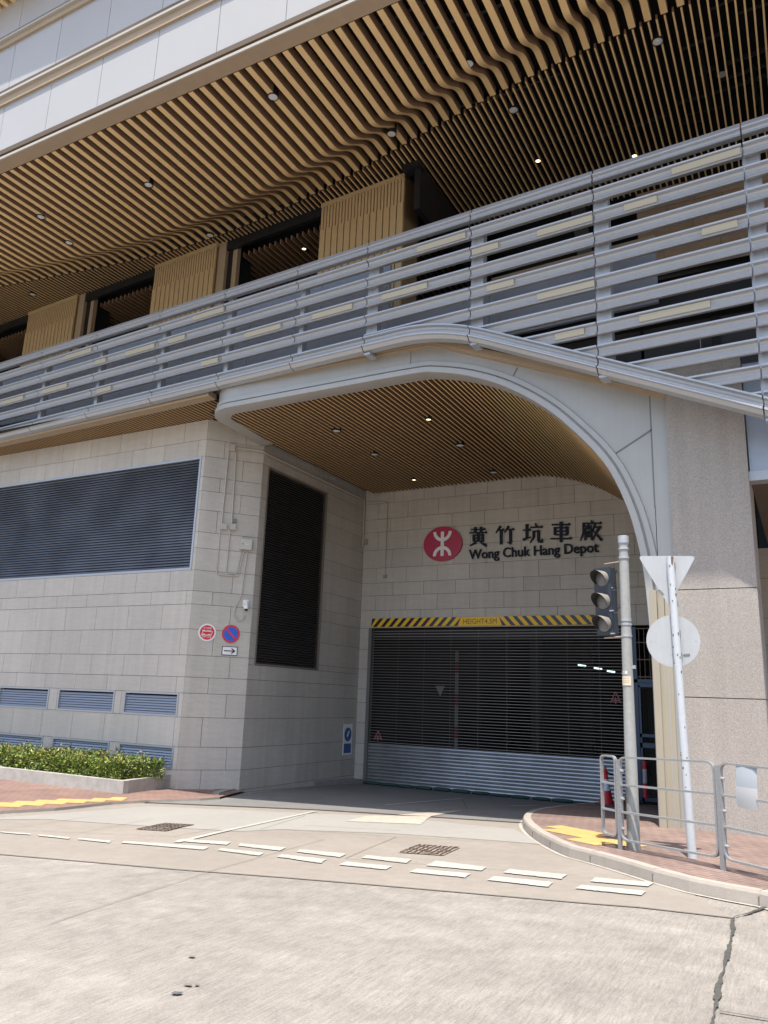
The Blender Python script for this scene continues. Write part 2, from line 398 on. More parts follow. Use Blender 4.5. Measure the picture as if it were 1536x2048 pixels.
def drape(mb, poly, dz, m, step=.25):
    """a flat sheet following the ground, poly = list of (x, y)"""
    bm = bmesh.new(); vs = [bm.verts.new((p[0], p[1], 0)) for p in poly]
    f = bm.faces.new(vs); bmesh.ops.triangulate(bm, faces=[f])
    xs = [p[0] for p in poly]; ys = [p[1] for p in poly]
    for ax, lo, hi in ((0, min(xs), max(xs)), (1, min(ys), max(ys))):
        k = math.ceil(lo/step)
        while k*step < hi:
            co = [0, 0, 0]; co[ax] = k*step; no = [0, 0, 0]; no[ax] = 1
            bmesh.ops.bisect_plane(bm, geom=bm.verts[:]+bm.edges[:]+bm.faces[:], plane_co=co, plane_no=no, dist=1e-5); k += 1
    bm.verts.index_update()
    vv = [(v.co.x, v.co.y, gz(v.co.x, v.co.y)+dz) for v in bm.verts]
    ff = []
    for f in bm.faces:
        ids = [v.index for v in f.verts]
        ff.append(ids if f.normal.z >= 0 else ids[::-1])
    mb.add(vv, ff, m); bm.free()
def strip(mb, pts, wd, dz, m, step=.25):
    """draped ribbon of width wd along pts"""
    P = [Vector((p[0], p[1], 0)) for p in pts]
    for a, b in zip(P, P[1:]):
        d = (b-a).normalized(); n = Vector((-d.y, d.x, 0))*wd/2
        drape(mb, [(a-n)[:2], (b-n)[:2], (b+n)[:2], (a+n)[:2]], dz, m, step)

def text_geo(s, size=1.0, bold=0):
    cu = bpy.data.curves.new('txt', 'FONT'); cu.body = s; cu.size = size; cu.offset = bold; cu.resolution_u = 3; cu.fill_mode = 'BOTH'
    o = bpy.data.objects.new('txt', cu); COL.objects.link(o)
    dg = bpy.context.evaluated_depsgraph_get(); dg.update()
    me = o.evaluated_get(dg).to_mesh()
    vs = [v.co.copy() for v in me.vertices]; fs = [tuple(p.vertices) for p in me.polygons]
    bpy.data.objects.remove(o); bpy.data.curves.remove(cu)
    return vs, fs
def put_text(mb, s, org, ux, uz, wd, m, h=None, out=.0, bold=0):
    """lay flat lettering: width wd along ux, height h (glyph box) along uz, starting at org (lower left)"""
    vs, fs = text_geo(s, 1, bold)
    if not vs: return
    x0 = min(v.x for v in vs); x1 = max(v.x for v in vs); y0 = min(v.y for v in vs); y1 = max(v.y for v in vs)
    sx = wd/(x1-x0); sy = h/(y1-y0) if h else sx
    n = Vector(ux).cross(Vector(uz)).normalized()
    P = [Vector(org)+Vector(ux)*((v.x-x0)*sx)+Vector(uz)*((v.y-y0)*sy)+n*out for v in vs]
    mb.add(P, fs, m)
    return P

# ================================================================ GROUND
xs = [-400, -200, -100, -60, -40, -30] + [-25+.25*i for i in range(125)] + [8, 12, 20, 40, 100, 200, 400]
ys = [-400, -200, -80, -30, -10, -3] + [0+.25*i for i in range(97)] + [26, 30, 40, 80, 200, 400]
mb = MB(); vs = []
for y in ys:
    for x in xs: vs.append((x, y, gz(x, y)))
nx = len(xs)
mb.add(vs, [(j*nx+i, j*nx+i+1, (j+1)*nx+i+1, (j+1)*nx+i) for j in range(len(ys)-1) for i in range(nx-1)], ROAD)
structure(mb, 'ground', True)

G2 = lambda x, y: tuple(grd(x, y)[:2])
# kerb line on the right (foot of the kerb face, from the frame's edge round to the ramp)
kout = [(1700, 1862), (1600, 1837), (1518, 1814), (1453, 1802), (1377, 1786), (1305, 1766), (1259, 1751), (1180, 1727), (1138, 1716), (1083, 1689), (1052, 1665), (1045, 1648), (1062, 1635), (1095, 1628), (1140, 1621), (1190, 1616)]
KO = [Vector((*G2(*p), 0)) for p in kout]
KO = [KO[0]+(KO[0]-KO[1]).normalized()*14] + KO
KO.append(Vector((-4.6, 21.2, 0)))
KO = [p.to_3d() if len(p) == 2 else p for p in resample([tuple(p) for p in KO], .3)]
def off_line(P, d):
    out = []
    for i, p in enumerate(P):
        t = (P[min(i+1, len(P)-1)]-P[max(i-1, 0)]).normalized(); out.append(p+Vector((t.y, -t.x, 0))*d)
    return out
KI = off_line(KO, .14)
KH = .135
mb = MB()
for i in range(len(KO)-1):
    a, b, c, d = KO[i], KO[i+1], KI[i+1], KI[i]
    za, zb = gz(a.x, a.y), gz(b.x, b.y)
    a0 = Vector((a.x, a.y, za-.05)); b0 = Vector((b.x, b.y, zb-.05))
    ai = a.lerp(d, .1); bi = b.lerp(c, .1); ai2 = a.lerp(d, .2); bi2 = b.lerp(c, .2)
    A1 = Vector((ai.x, ai.y, za+KH-.025)); B1 = Vector((bi.x, bi.y, zb+KH-.025))
    A2 = Vector((ai2.x, ai2.y, za+KH+.004)); B2 = Vector((bi2.x, bi2.y, zb+KH+.004))
    D2 = Vector((d.x, d.y, gz(d.x, d.y)+KH+.004)); C2 = Vector((c.x, c.y, gz(c.x, c.y)+KH+.004))
    mb.quad(a0, b0, B1, A1, KERB); mb.quad(A1, B1, B2, A2, KERB); mb.quad(A2, B2, C2, D2, KERB)
    mb.quad(D2, C2, C2-Vector((0, 0, .2)), D2-Vector((0, 0, .2)), KERB)
# kerb stone joints
acc = 0
for i in range(1, len(KO)-1):
    acc += (KO[i]-KO[i-1]).length
    if acc > .9:
        acc = 0; t = (KO[i+1]-KO[i-1]).normalized(); a = KO[i]; d = KI[i]; z = gz(a.x, a.y)
        n = (d-a).normalized()
        mb.obox((a.x+n.x*.004, a.y+n.y*.004, z+.03), (t*.003, n*.006, Vector((0, 0, .06))), mat('kerb joint', (.17, .15, .13), .9))
        mb.obox((*(a.lerp(d, .6))[:2], z+KH+.002), (t*.003, n*.055, Vector((0, 0, .004))), MATS['kerb joint'])
structure(mb, 'kerb')
# pavement on the right
mb = MB()
drape(mb, [p[:2] for p in KI] + [(-1, 21.2), (10, 21.2), (10, KI[0].y)], KH, PAVE, .5)
structure(mb, 'pavement')
# smooth concrete strip between the broomed carriageway and the building
mb = MB()
jl = [(-500, 1666), (0, 1710), (350, 1740), (575, 1757), (768, 1773), (1158, 1807), (1468, 1838)]
JL = [G2(*p) for p in jl]
K_road = [KO[i] for i in range(len(KO)) if KO[i].x > -5 and i % 2 == 0]
ins = off_line(K_road, .02)
left_edge = [(-16.0, 13.0), (-22, 11)]
poly = JL + [p[:2] for p in ins if p.x < -.9] + [G2(1048, 1648), G2(640, 1620), G2(300, 1607), G2(0, 1632), G2(-400, 1640)]
drape(mb, poly, .005, APRON)
structure(mb, 'road_apron')
mb = MB()   # lighter grey band alongside the drain
drape(mb, [G2(*p) for p in [(-60, 1640), (130, 1627), (300, 1613), (640, 1629), (760, 1632), (1030, 1660), (1082, 1690), (1000, 1683), (780, 1668), (560, 1660), (480, 1664), (320, 1655), (100, 1640)]], .009, APRON2)
structure(mb, 'concrete_band')
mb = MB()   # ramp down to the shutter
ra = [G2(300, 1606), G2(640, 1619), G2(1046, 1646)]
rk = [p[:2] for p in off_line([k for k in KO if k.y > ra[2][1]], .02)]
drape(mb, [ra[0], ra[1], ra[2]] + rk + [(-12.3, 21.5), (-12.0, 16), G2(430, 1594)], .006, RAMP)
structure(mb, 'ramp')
mb = MB()   # drain slot across the ramp
strip(mb, [G2(290, 1606), G2(640, 1621), G2(1048, 1647)], .14, .012, DRAINM)
structure(mb, 'drain_channel')
mb = MB()   # joints and cracks
strip(mb, JL, .015, .011, JOINTRD)
for a, b in [((0, 1662), (180, 1634)), ((160, 1667), (310, 1638)), ((230, 1754), (432, 1741)), ((432, 1741), (650, 1680)), ((160, 1667), (345, 1675)), ((345, 1675), (440, 1657)), ((690, 1719), (792, 1675)), ((570, 1660), (792, 1675)), ((792, 1675), (1085, 1690)), ((690, 1719), (1160, 1753)), ((610, 1652), (800, 1663)), ((100, 1850), (432, 1741)), ((520, 1660), (612, 1632)), ((0, 1660), (160, 1667))]:
    strip(mb, [G2(*a), G2(*b)], .008, .013, mat('faint joint', (.15, .135, .115), .9))
crack = [(1536, 1815), (1500, 1829), (1468, 1838), (1466, 1862), (1458, 1900), (1450, 1932), (1438, 1975), (1431, 2020), (1424, 2060)]
C = [Vector((*G2(*p), 0)) for p in crack]; C = resample([tuple(c) for c in C], .05)
CL, CR = [], []; rc_ = random.Random(9)
for i, p in enumerate(C):
    d = (C[min(i+1, len(C)-1)]-C[max(i-1, 0)]).normalized(); n = Vector((-d.y, d.x, 0)); wid = .013+.006*math.sin(i*.35)
    CL.append(p-n*(wid+rc_.uniform(-.007, .007))); CR.append(p+n*(wid+rc_.uniform(-.007, .007)))
for a, b, c, d in zip(CL, CL[1:], CR[1:], CR):
    mb.add([(q.x, q.y, gz(q.x, q.y)+.015) for q in (a, b, c, d)], [(0, 1, 2, 3)], TAR)
strip(mb, [G2(1440, 2027), G2(1560, 2047)], .016, .014, JOINTRD)
K_g = [p for p in off_line(KO, -.03) if p.x > -5 and p.x < 2]
strip(mb, [p[:2] for p in K_g], .05, .010, mat('pale gutter line', (.36, .335, .30), .9, noise=.2, nscale=12), 1.0)
structure(mb, 'road_joints')
# oil spots
mb = MB()
for cx, cy, rx, ry in ((353, 1990, 13, 3.5), (376, 1973, 9, 2.5), (394, 1973, 5, 2), (384, 1916, 8, 2)):
    ring = []
    for k in range(18):
        t = 2*math.pi*k/18; r = random.uniform(.7, 1.15)
        ring.append(G2(cx+math.cos(t)*rx*r, cy+math.sin(t)*ry*r))
    drape(mb, ring[::-1], .012, mat('oily stain', (.095, .095, .10), .7, noise=.3, nscale=40) if cx < 370 else mat('brown stain', (.17, .145, .11), .9, noise=.3, nscale=40))
structure(mb, 'oil_stain')
# ---- road markings
mb = MB()
dash = [[(0, 1665), (59, 1669), (62, 1672), (0, 1667)], [(74, 1671), (139, 1677), (136, 1680), (78, 1674)], [(158, 1678), (223, 1684), (219, 1688), (155, 1681)],
        [(248, 1684), (418, 1696), (408, 1702), (243, 1688)], [(364, 1680), (462, 1686), (452, 1692), (350, 1684)],
        [(480, 1689), (573, 1697), (560, 1704), (476, 1694)], [(443, 1699), (528, 1708), (518, 1714), (434, 1703)],
        [(600, 1701), (693, 1710), (680, 1717), (592, 1706)], [(563, 1711), (653, 1721), (642, 1729), (553, 1716)],
        [(733, 1713), (824, 1721), (812, 1729), (722, 1718)], [(692, 1726), (785, 1735), (772, 1742), (678, 1732)],
        [(872, 1724), (972, 1737), (965, 1744), (852, 1734)], [(834, 1740), (941, 1750), (931, 1758), (818, 1747)],
        [(1020, 1741), (1134, 1752), (1122, 1761), (1006, 1748)], [(988, 1755), (1106, 1767), (1096, 1777), (974, 1763)],
        [(1190, 1758), (1309, 1768), (1296, 1776), (1180, 1766)], [(1162, 1773), (1292, 1785), (1284, 1794), (1150, 1780)]]
rw = random.Random(6)
def worn(q):
    out = []
    for a, b in zip(q, q[1:]+q[:1]):
        n = max(1, int(math.hypot(b[0]-a[0], b[1]-a[1])/5))
        for k in range(n):
            t = k/n; out.append((a[0]+(b[0]-a[0])*t+rw.uniform(-1.2, 1.2), a[1]+(b[1]-a[1])*t+rw.uniform(-.35, .35)))
    return out
for q in dash: drape(mb, [G2(*p) for p in worn(q)][::-1], .016, ROADPAINT)
strip(mb, [G2(352, 1687), G2(480, 1657)], .10, .017, ROADPAINT); strip(mb, [G2(480, 1657), G2(630, 1624)], .10, .017, ROADPAINT)
structure(mb, 'road_markings')
mb = MB()   # worn arrow-like patches on the ramp
for q in ([(690, 1644), (735, 1633), (862, 1634), (842, 1650)], [(795, 1631), (925, 1622), (905, 1626), (862, 1634)]):
    drape(mb, [G2(*p) for p in q][::-1], .0145, BEIGEPAT)
strip(mb, [G2(772, 1611), G2(925, 1598)], .08, .016, mat('worn line', (.42, .42, .42), .8))
strip(mb, [G2(1020, 1613), G2(1075, 1612)], .10, .016, MATS['worn line'])
strip(mb, [G2(925, 1600), G2(935, 1620)], .02, .016, JOINTRD)
structure(mb, 'worn_markings')

# ---- pavement on the left with its drop kerb
LP = .05
mb = MB()
ple = [(-500, 1640), (0, 1622), (110, 1616), (225, 1604), (300, 1600), (400, 1597), (440, 1594)]
PL = [tuple(grd(*p, LP)[:2]) for p in ple]
drape(mb, PL + [(-12.2, 15.9), (-13.4, 14.9), (-26, 14.9)], LP, PAVE2, .5)
for a, b in zip(PL, PL[1:]):
    mb.quad((*a, gz(*a)-.03), (*b, gz(*b)-.03), (*b, gz(*b)+LP), (*a, gz(*a)+LP), KERB)
structure(mb, 'pavement')
mb = MB()   # grey raised kerb along the recess wall
ki = [(437, 1595), (446, 1589), (500, 1580), (565, 1574), (640, 1571), (716, 1570)]
KL = [Vector((*grd(*p, .0)[:2], 0)) for p in ki]; KL[-1] = Vector((-11.9, 21.15, 0))
hs = [.052, .075, .10, .12, .12, .12]
OK_ = mat('old kerb', (.27, .265, .25), .85, noise=.15, nscale=5)
KL = resample([tuple(p) for p in KL], .25); hs = [lerp_table([(0, .052), (.25, .08), (.5, .12), (1, .12)], i/(len(KL)-1)) for i in range(len(KL))]
KLi = [p-Vector((1, 0, 0))*.2 if i else p+Vector((-.2, .03, 0)) for i, p in enumerate(KL)]
for i in range(len(KL)-1):
    a, b, c, d = KL[i], KL[i+1], KLi[i+1], KLi[i]; ha, hb = hs[i], hs[i+1]; za, zb = gz(a.x, a.y), gz(b.x, b.y)
    mb.quad((a.x, a.y, za-.05), (b.x, b.y, zb-.05), (b.x, b.y, zb+hb), (a.x, a.y, za+ha), OK_)
    mb.quad((a.x, a.y, za+ha), (b.x, b.y, zb+hb), (c.x, c.y, zb+hb), (d.x, d.y, za+ha), OK_)
    mb.quad((d.x, d.y, za+ha-.004), (c.x, c.y, zb+hb-.004), (-12.6, b.y+.2, zb+hb-.004), (-12.6, a.y+.2, za+ha-.004), PAVE2)
structure(mb, 'kerb')
def tact(name, inside, org, rot, n, dz):
    mb = MB(); c, s_ = math.cos(rot), math.sin(rot); T = .3
    for i in range(-n, n):
        for j in range(-n, n):
            cx = org[0]+(i*c-j*s_)*T; cy = org[1]+(i*s_+j*c)*T
            if not inside(cx, cy): continue
            h = T/2-.003
            q = [(cx+(u*c-v*s_)*h, cy+(u*s_+v*c)*h) for u, v in ((-1,-1),(1,-1),(1,1),(-1,1))]
            mb.add([(x, y, gz(x, y)+dz) for x, y in q], [(0, 1, 2, 3)], TACT)
            for u in range(-2, 3):
                for v in range(-2, 3):
                    px = cx+(u*c-v*s_)*.055; py = cy+(u*s_+v*c)*.055; z = gz(px, py)+dz
                    mb.add([(px+math.cos(t)*.012, py+math.sin(t)*.012, z+.005) for t in [k*math.pi/3 for k in range(6)]], [tuple(range(6))], TACT)
    return structure(mb, name)
def inpoly(P):
    def f(x, y):
        r = False; n = len(P)
        for i in range(n):
            (x0, y0), (x1, y1) = P[i], P[(i+1)%n]
            if (y0 > y) != (y1 > y) and x < (x1-x0)*(y-y0)/(y1-y0)+x0: r = not r
        return r
    return f
TPR = [tuple(grd(*p, KH)[:2]) for p in [(1086, 1652), (1130, 1650), (1190, 1662), (1232, 1676), (1275, 1690), (1262, 1698), (1215, 1692), (1160, 1681), (1120, 1669)]]
tact('tactile_paving', inpoly(TPR), TPR[3], .95, 12, KH+.006)
TPL = [tuple(grd(*p, LP)[:2]) for p in [(-200, 1621), (0, 1605), (130, 1600), (225, 1595), (265, 1594), (255, 1600), (130, 1608), (0, 1617), (-200, 1634)]]
tact('tactile_paving', inpoly(TPL), TPL[2], .62, 40, LP+.006)

# manhole covers
def manhole(pxs, label, cracked=0):
    P = [grd(*p) for p in pxs]; c = sum((p for p in P), Vector())/4
    t = thing('manhole_cover', (c.x, c.y, gz(c.x, c.y)), label, 'manhole cover')
    fr = MB(); fr_mat = mat('gritty cover infill', (.27, .23, .19), .85, noise=.15, nscale=20)
    drape(fr, [p[:2] for p in P][::-1], .016, fr_mat); fr.build('frame', t)
    cv = MB()
    u = (P[1]-P[0]); v = (P[3]-P[0]); rnd = random.Random(len(label))
    iron = mat('cast iron ribs', (.075, .052, .045), .6, .2, noise=.2, nscale=40)
    n = 8
    for i in range(n):
        for j in range(n):
            ca = P[0]+u*((i+.5)/n)+v*((j+.5)/n)
            s1, s2 = (.44, .2) if rnd.random() < .5 else (.2, .44)
            a = u/n*s1; b = v/n*s2
            q = [ca-a-b, ca+a-b, ca+a+b, ca-a+b]
            cv.add([(p.x, p.y, gz(p.x, p.y)+.021) for p in q]+[(p.x, p.y, gz(p.x, p.y)+.015) for p in q], [(0,1,2,3),(0,1,5,4),(1,2,6,5),(2,3,7,6),(3,0,4,7)], iron)
            if rnd.random() < .6:
                ca = ca+u/n*.25+v/n*.1; a = u/n*.1; b = v/n*.45; q = [ca-a-b, ca+a-b, ca+a+b, ca-a+b]
                cv.add([(p.x, p.y, gz(p.x, p.y)+.0215) for p in q], [(0,1,2,3)], iron)
    cv.build('cover', t)
manhole([(270, 1660), (330, 1648), (390, 1650), (332, 1664)], 'rusty square manhole cover in the concrete, nearest the hedge planter')
manhole([(797, 1707), (836, 1691), (921, 1697), (886, 1713)], 'rusty patterned manhole cover beside the double dashed line, in front of the shutter')

# ================================================================ DEPOT BUILDING
B = thing('depot_building', (-8, 14.6, -.5), 'depot building of pale stone with gold slatted soffits and an arched vehicle entrance', 'building')
COURSES = [8.55, 8.01, 7.55, 7.0, 6.63, 6.13, 5.56, 5.15, 4.59, 4.07, 3.74, 3.13, 2.5, 1.98, 1.60, 1.04, .36, -.16, -.62, -1.3]
def subtract(iv, holes):
    out = [iv]
    for a, b in holes:
        nw = []
        for p, q in out:
            if b <= p or a >= q: nw.append((p, q)); continue
            if a > p: nw.append((p, a))
            if b < q: nw.append((b, q))
        out = nw
    return [o for o in out if o[1]-o[0] > .02]
def stone_wall(name, P0, u, L, zt, zb, holes=(), pw=1.16, seed=1, m=None, topcurve=None, courses=None):
    """coursed stone cladding: separate panels with open joints over a dark backing; outward normal = u x z turned to face the viewer"""
    rnd = random.Random(seed); P0 = Vector(P0); u = Vector(u).normalized(); n = Vector((u.y, -u.x, 0)); m = m or STONE
    mb = MB(); g = .005
    zs = sorted({z for z in (courses or COURSES) if zb < z < zt} | {zt, zb} | {z for h in holes for z in h[2:] if zb < z < zt}, reverse=True)
    for r, (z1, z0) in enumerate(zip(zs, zs[1:])):
        if z1-z0 < .01: continue
        mid = (z0+z1)/2
        hs = [(h[0], h[1]) for h in holes if h[2] < mid < h[3]]
        off = (r % 2)*pw*.5 + rnd.uniform(-.1, .1)
        js = [0]; x = -off
        while x < L:
            x += pw
            if .12 < x < L-.12: js.append(x)
        js.append(L)
        for iv in subtract((0, L), hs):
            q = P0+n*-.014
            mb.quad(*[q+u*a+Vector((0, 0, z)) for a, z in ((iv[0], z0), (iv[1], z0), (iv[1], z1), (iv[0], z1))], JOINT)
        for a, b in zip(js, js[1:]):
            for iv in subtract((a, b), hs):
                p, q_ = iv[0]+g, iv[1]-g
                F = [P0+u*s+Vector((0, 0, z)) for s, z in ((p, z0+g), (q_, z0+g), (q_, z1-g), (p, z1-g))]
                Bk = [f-n*.013 for f in F]
                mb.add(F+Bk, [(0,1,2,3),(0,4,5,1),(1,5,6,2),(2,6,7,3),(3,7,4,0)], m)
    o = mb.build(name, B); return o
def vent(P0, u, a0, a1, z0, z1, pitch, blade, frame, recess=.05, ang=45, fw=.05, bd=.06, label=None, bl_th=.008):
    P0 = Vector(P0); u = Vector(u).normalized(); n = Vector((u.y, -u.x, 0)); Z = Vector((0, 0, 1))
    fr = MB()
    def bar(s0, s1, t0, t1, d0, d1, m): 
        c = P0+u*((s0+s1)/2)+Z*((t0+t1)/2)+n*((d0+d1)/2); fr.obox(c, (u*((s1-s0)/2), n*((d1-d0)/2), Z*((t1-t0)/2)), m)
    bar(a0, a1, z1-fw, z1, -recess-.05, .012, frame); bar(a0, a1, z0, z0+fw, -recess-.05, .012, frame)
    bar(a0, a0+fw, z0+fw, z1-fw, -recess-.05, .012, frame); bar(a1-fw, a1, z0+fw, z1-fw, -recess-.05, .012, frame)
    bar(a0+.01, a1-.01, z0+.01, z1-.01, -recess-.09, -recess-.055, BLACK)
    f = fr.build('louvre_vent', B)
    if label: f['label'] = label
    bb = MB(); z = z0+fw+pitch*.5; ca, sa = math.cos(math.radians(ang)), math.sin(math.radians(ang))
    while z < z1-fw-.01:
        c = P0+u*((a0+a1)/2)+Z*z-n*(recess*.55)
        bb.obox(c, (u*((a1-a0)/2-fw), (n*ca-Z*sa)*(bd/2), (n*sa+Z*ca)*(bl_th/2)), blade); z += pitch
    bb.build('blades', f); return f

# -- left facade, y = 14.6, from far left to the chamfer
XA, YF, XB, YB2 = -13.29, 14.6, -12.3, 15.74
FX0 = -27.0
LV = [(-27+FX0*0, 0, 0, 0)]
holes = []
vents = []
holes.append((.3, -13.40-FX0, 4.59, 7.55))
rows = [(-.16, .36), (1.04, 1.60)]
for z0, z1 in rows:
    for x0, x1 in ((-15.22, -13.42), (-17.63, -15.55), (-20.05, -17.99), (-22.5, -20.42), (-24.95, -22.85)):
        holes.append((x0-FX0, x1-FX0, z0, z1))
U = Vector((1, 0, 0))
w1 = stone_wall('stone_wall', (FX0, YF, 0), U, XA-FX0, 8.55, -1.2, holes, 1.17, 3)
vent((FX0, YF, 0), U, *holes[0], .072, VENTDK, VENTFR, recess=.05, ang=62, fw=.06, bd=.062, label='wide dark louvre vent across the left facade')
for h in holes[1:]:
    vent((FX0, YF, 0), U, *h, .062, VENTBL, VENTFR, recess=.06, ang=62, fw=.045, bd=.055)
CHV = Vector((XB-XA, YB2-YF, 0)); CHL = CHV.length
stone_wall('stone_wall', (XA, YF, 0), CHV, CHL, 8.55, -1.2, (), 1.05, 5)
SWV = Vector((0, 1, 0)); SWL = 21.2-YB2
sh = (15.98-YB2, 18.93-YB2, 2.34, 7.55)
stone_wall('stone_wall', (XB, YB2, 0), SWV, SWL, 8.2, -1.2, [sh], 1.16, 8)
vent((XB, YB2, 0), SWV, *sh, .066, VENTBK, mat('bronze vent frame', (.20, .175, .15), .6, 0), recess=.06, ang=38, fw=.05, bd=.075, label='tall black louvre vent in the recess side wall')
# back wall of the entrance
BX0, BX1 = -12.3, -1.2
bh = [(-11.97-BX0, -1.2-BX0, -1.3, 3.74)]
BC = [8.2, 7.72, 7.2, 6.78, 6.2, 5.62, 5.15, 4.75, 4.29, 3.74, 3.1, 2.5, 1.9, 1.5, .9, .3, -.3]
stone_wall('stone_wall', (BX0, 21.2, 0), U, BX1-BX0, 8.2, -1.2, bh, 1.05, 11, courses=BC)
# right inner wall of the recess behind the arch leg
stone_wall('stone_wall', (-1.25, 21.2, 0), Vector((0, -1, 0)), 7.6, 8.2, -1.2, (), 1.16, 12)

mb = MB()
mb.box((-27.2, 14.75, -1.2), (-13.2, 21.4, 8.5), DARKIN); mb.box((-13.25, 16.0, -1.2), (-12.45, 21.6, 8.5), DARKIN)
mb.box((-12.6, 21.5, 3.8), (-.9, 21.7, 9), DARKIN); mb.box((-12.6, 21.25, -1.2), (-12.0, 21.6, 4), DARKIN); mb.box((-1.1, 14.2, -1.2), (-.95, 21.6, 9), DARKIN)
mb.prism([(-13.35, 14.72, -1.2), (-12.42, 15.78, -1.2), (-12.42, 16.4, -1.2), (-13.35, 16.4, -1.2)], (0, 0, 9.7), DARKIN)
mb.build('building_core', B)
# -- entrance interior seen through the grille
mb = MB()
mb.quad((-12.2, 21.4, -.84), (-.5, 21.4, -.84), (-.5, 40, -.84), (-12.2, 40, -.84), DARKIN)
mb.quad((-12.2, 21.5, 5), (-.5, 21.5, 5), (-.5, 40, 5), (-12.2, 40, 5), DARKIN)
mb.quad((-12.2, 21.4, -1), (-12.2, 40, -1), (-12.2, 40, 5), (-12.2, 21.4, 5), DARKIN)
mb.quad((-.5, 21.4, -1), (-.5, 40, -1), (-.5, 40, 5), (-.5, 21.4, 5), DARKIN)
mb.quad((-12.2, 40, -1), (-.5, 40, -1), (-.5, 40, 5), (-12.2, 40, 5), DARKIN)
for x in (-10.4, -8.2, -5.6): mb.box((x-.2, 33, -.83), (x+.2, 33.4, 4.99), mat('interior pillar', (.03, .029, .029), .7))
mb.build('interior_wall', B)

# -- roller shutter
S0, S1 = -11.86, -4.29; SY = 21.26
sh_o = MB()
sh_o.box((S0-.11, SY-.09, -.9), (S0, SY+.1, 3.73), mat('shutter guide', (.20, .195, .185), .5, .5)); sh_o.box((S1, SY-.09, -.9), (S1+.12, SY+.1, 3.73), GALV)
sh_o.box((S0-.02, SY+.12, 3.45), (S1+.02, SY+.3, 3.73), DARKIN)
shut = sh_o.build('roller_shutter', B); shut['label'] = 'roller shutter with open rod grille above solid corrugated slats'
gr = MB(); zz = .37; k = 0
while zz < 3.70:
    gr.tube([(S0, SY, zz), (S1, SY, zz)], .007, ROD, 6, False); zz += .082
gr.build('rod_grille', shut)
lk = MB(); x = S0+.9; 
while x < S1-.3:
    lk.box((x-.006, SY+.012, .33), (x+.006, SY+.02, 3.7), mat('grille links', (.10, .095, .09), .5, .3)); x += .86
lk.build('grille_links', shut)
cs = MB(); prof = []
z = -.80; n_s = 12; hgt = (.33+.80)/n_s
for i in range(n_s):
    for t, d in ((0, 0), (.12, -.022), (.4, -.042), (.72, -.034), (.93, -.006)):
        prof.append((d, z+(i+t)*hgt))
prof.append((0, .33)); 
cs.loft([[Vector((S0, SY+d, q)) for d, q in prof], [Vector((S1, SY+d, q)) for d, q in prof]], SHUT, closed=False)
cs.quad((S0, SY+.03, -.9), (S1, SY+.03, -.9), (S1, SY+.03, .33), (S0, SY+.03, .33), DARKIN)
cs.box((S0, SY-.03, -.87), (S1, SY+.02, -.795), GALV)
cs.build('corrugated_slats', shut, smooth=True)
# -- steel gate with a barred transom right of the shutter
gt = MB(); BLUEST = mat('blue steel frame', (.045, .075, .13), .45, .3)
GX0, GX1 = -4.05, -1.3
for x0, x1, z0, z1 in ((GX0, GX0+.09, -.8, 3.7), (-2.95, -2.86, -.8, 2.35), (GX1-.1, GX1, -.8, 3.7), (GX0, GX1, 2.27, 2.36)):
    gt.box((x0, SY-.05, z0), (x1, SY+.05, z1), BLUEST)
gate = gt.build('steel_gate', B)
gb = MB()
x = GX0+.16
while x < GX1-.05: gb.tube([(x, SY, 2.37), (x, SY, 3.68)], .011, mat('brown bars', (.16, .12, .10), .6), 6); x += .125
for z in (2.42, 2.86, 3.3, 3.66): gb.box((GX0+.09, SY-.02, z-.012), (GX1-.1, SY+.02, z+.012), MATS['brown bars'])
gb.build('barred_transom', gate)
gd = MB()
for z0, z1 in ((-.62, -.52), (.66, .78), (.92, 1.0), (2.16, 2.26)): gd.box((GX0+.095, SY-.03, z0), (-2.955, SY+.03, z1), BLUEST)
gd.box((GX0+.095, SY-.03, -.62), (GX0+.15, SY+.03, 2.2), BLUEST); gd.box((-3.02, SY-.03, -.62), (-2.955, SY+.03, 2.2), BLUEST)
MESHM = mat('gate mesh', (.035, .033, .03), .6, .3)
x = GX0+.2
while x < -3.05: gd.box((x-.004, SY+.0, -.5), (x+.004, SY+.008, 2.15), MESHM); x += .06
z = -.46
while z < 2.15: gd.box((GX0+.15, SY+.009, z-.004), (-3.02, SY+.016, z+.004), MESHM); z += .06
gd.build('gate_leaf', gate)

# ---------------------------------------------------------------- arch surround
YA = 13.15
AR = [(-12.0, 8.04), (-9, 8.05), (-6.7, 8.05), (-6.14, 8.0), (-5.39, 7.79), (-4.62, 7.43), (-3.84, 6.87), (-3.2, 6.2), (-2.86, 5.75), (-2.68, 5.41), (-2.52, 5.0), (-2.41, 4.62), (-2.315, 4.13), (-2.26, 3.69), (-2.22, 3.0), (-2.2, 2.3), (-2.2, -.3)]
path = []   # (point, N in-plane outward, Fr toward the viewer)
Zv = Vector((0, 0, 1))
SPX = XB+.20
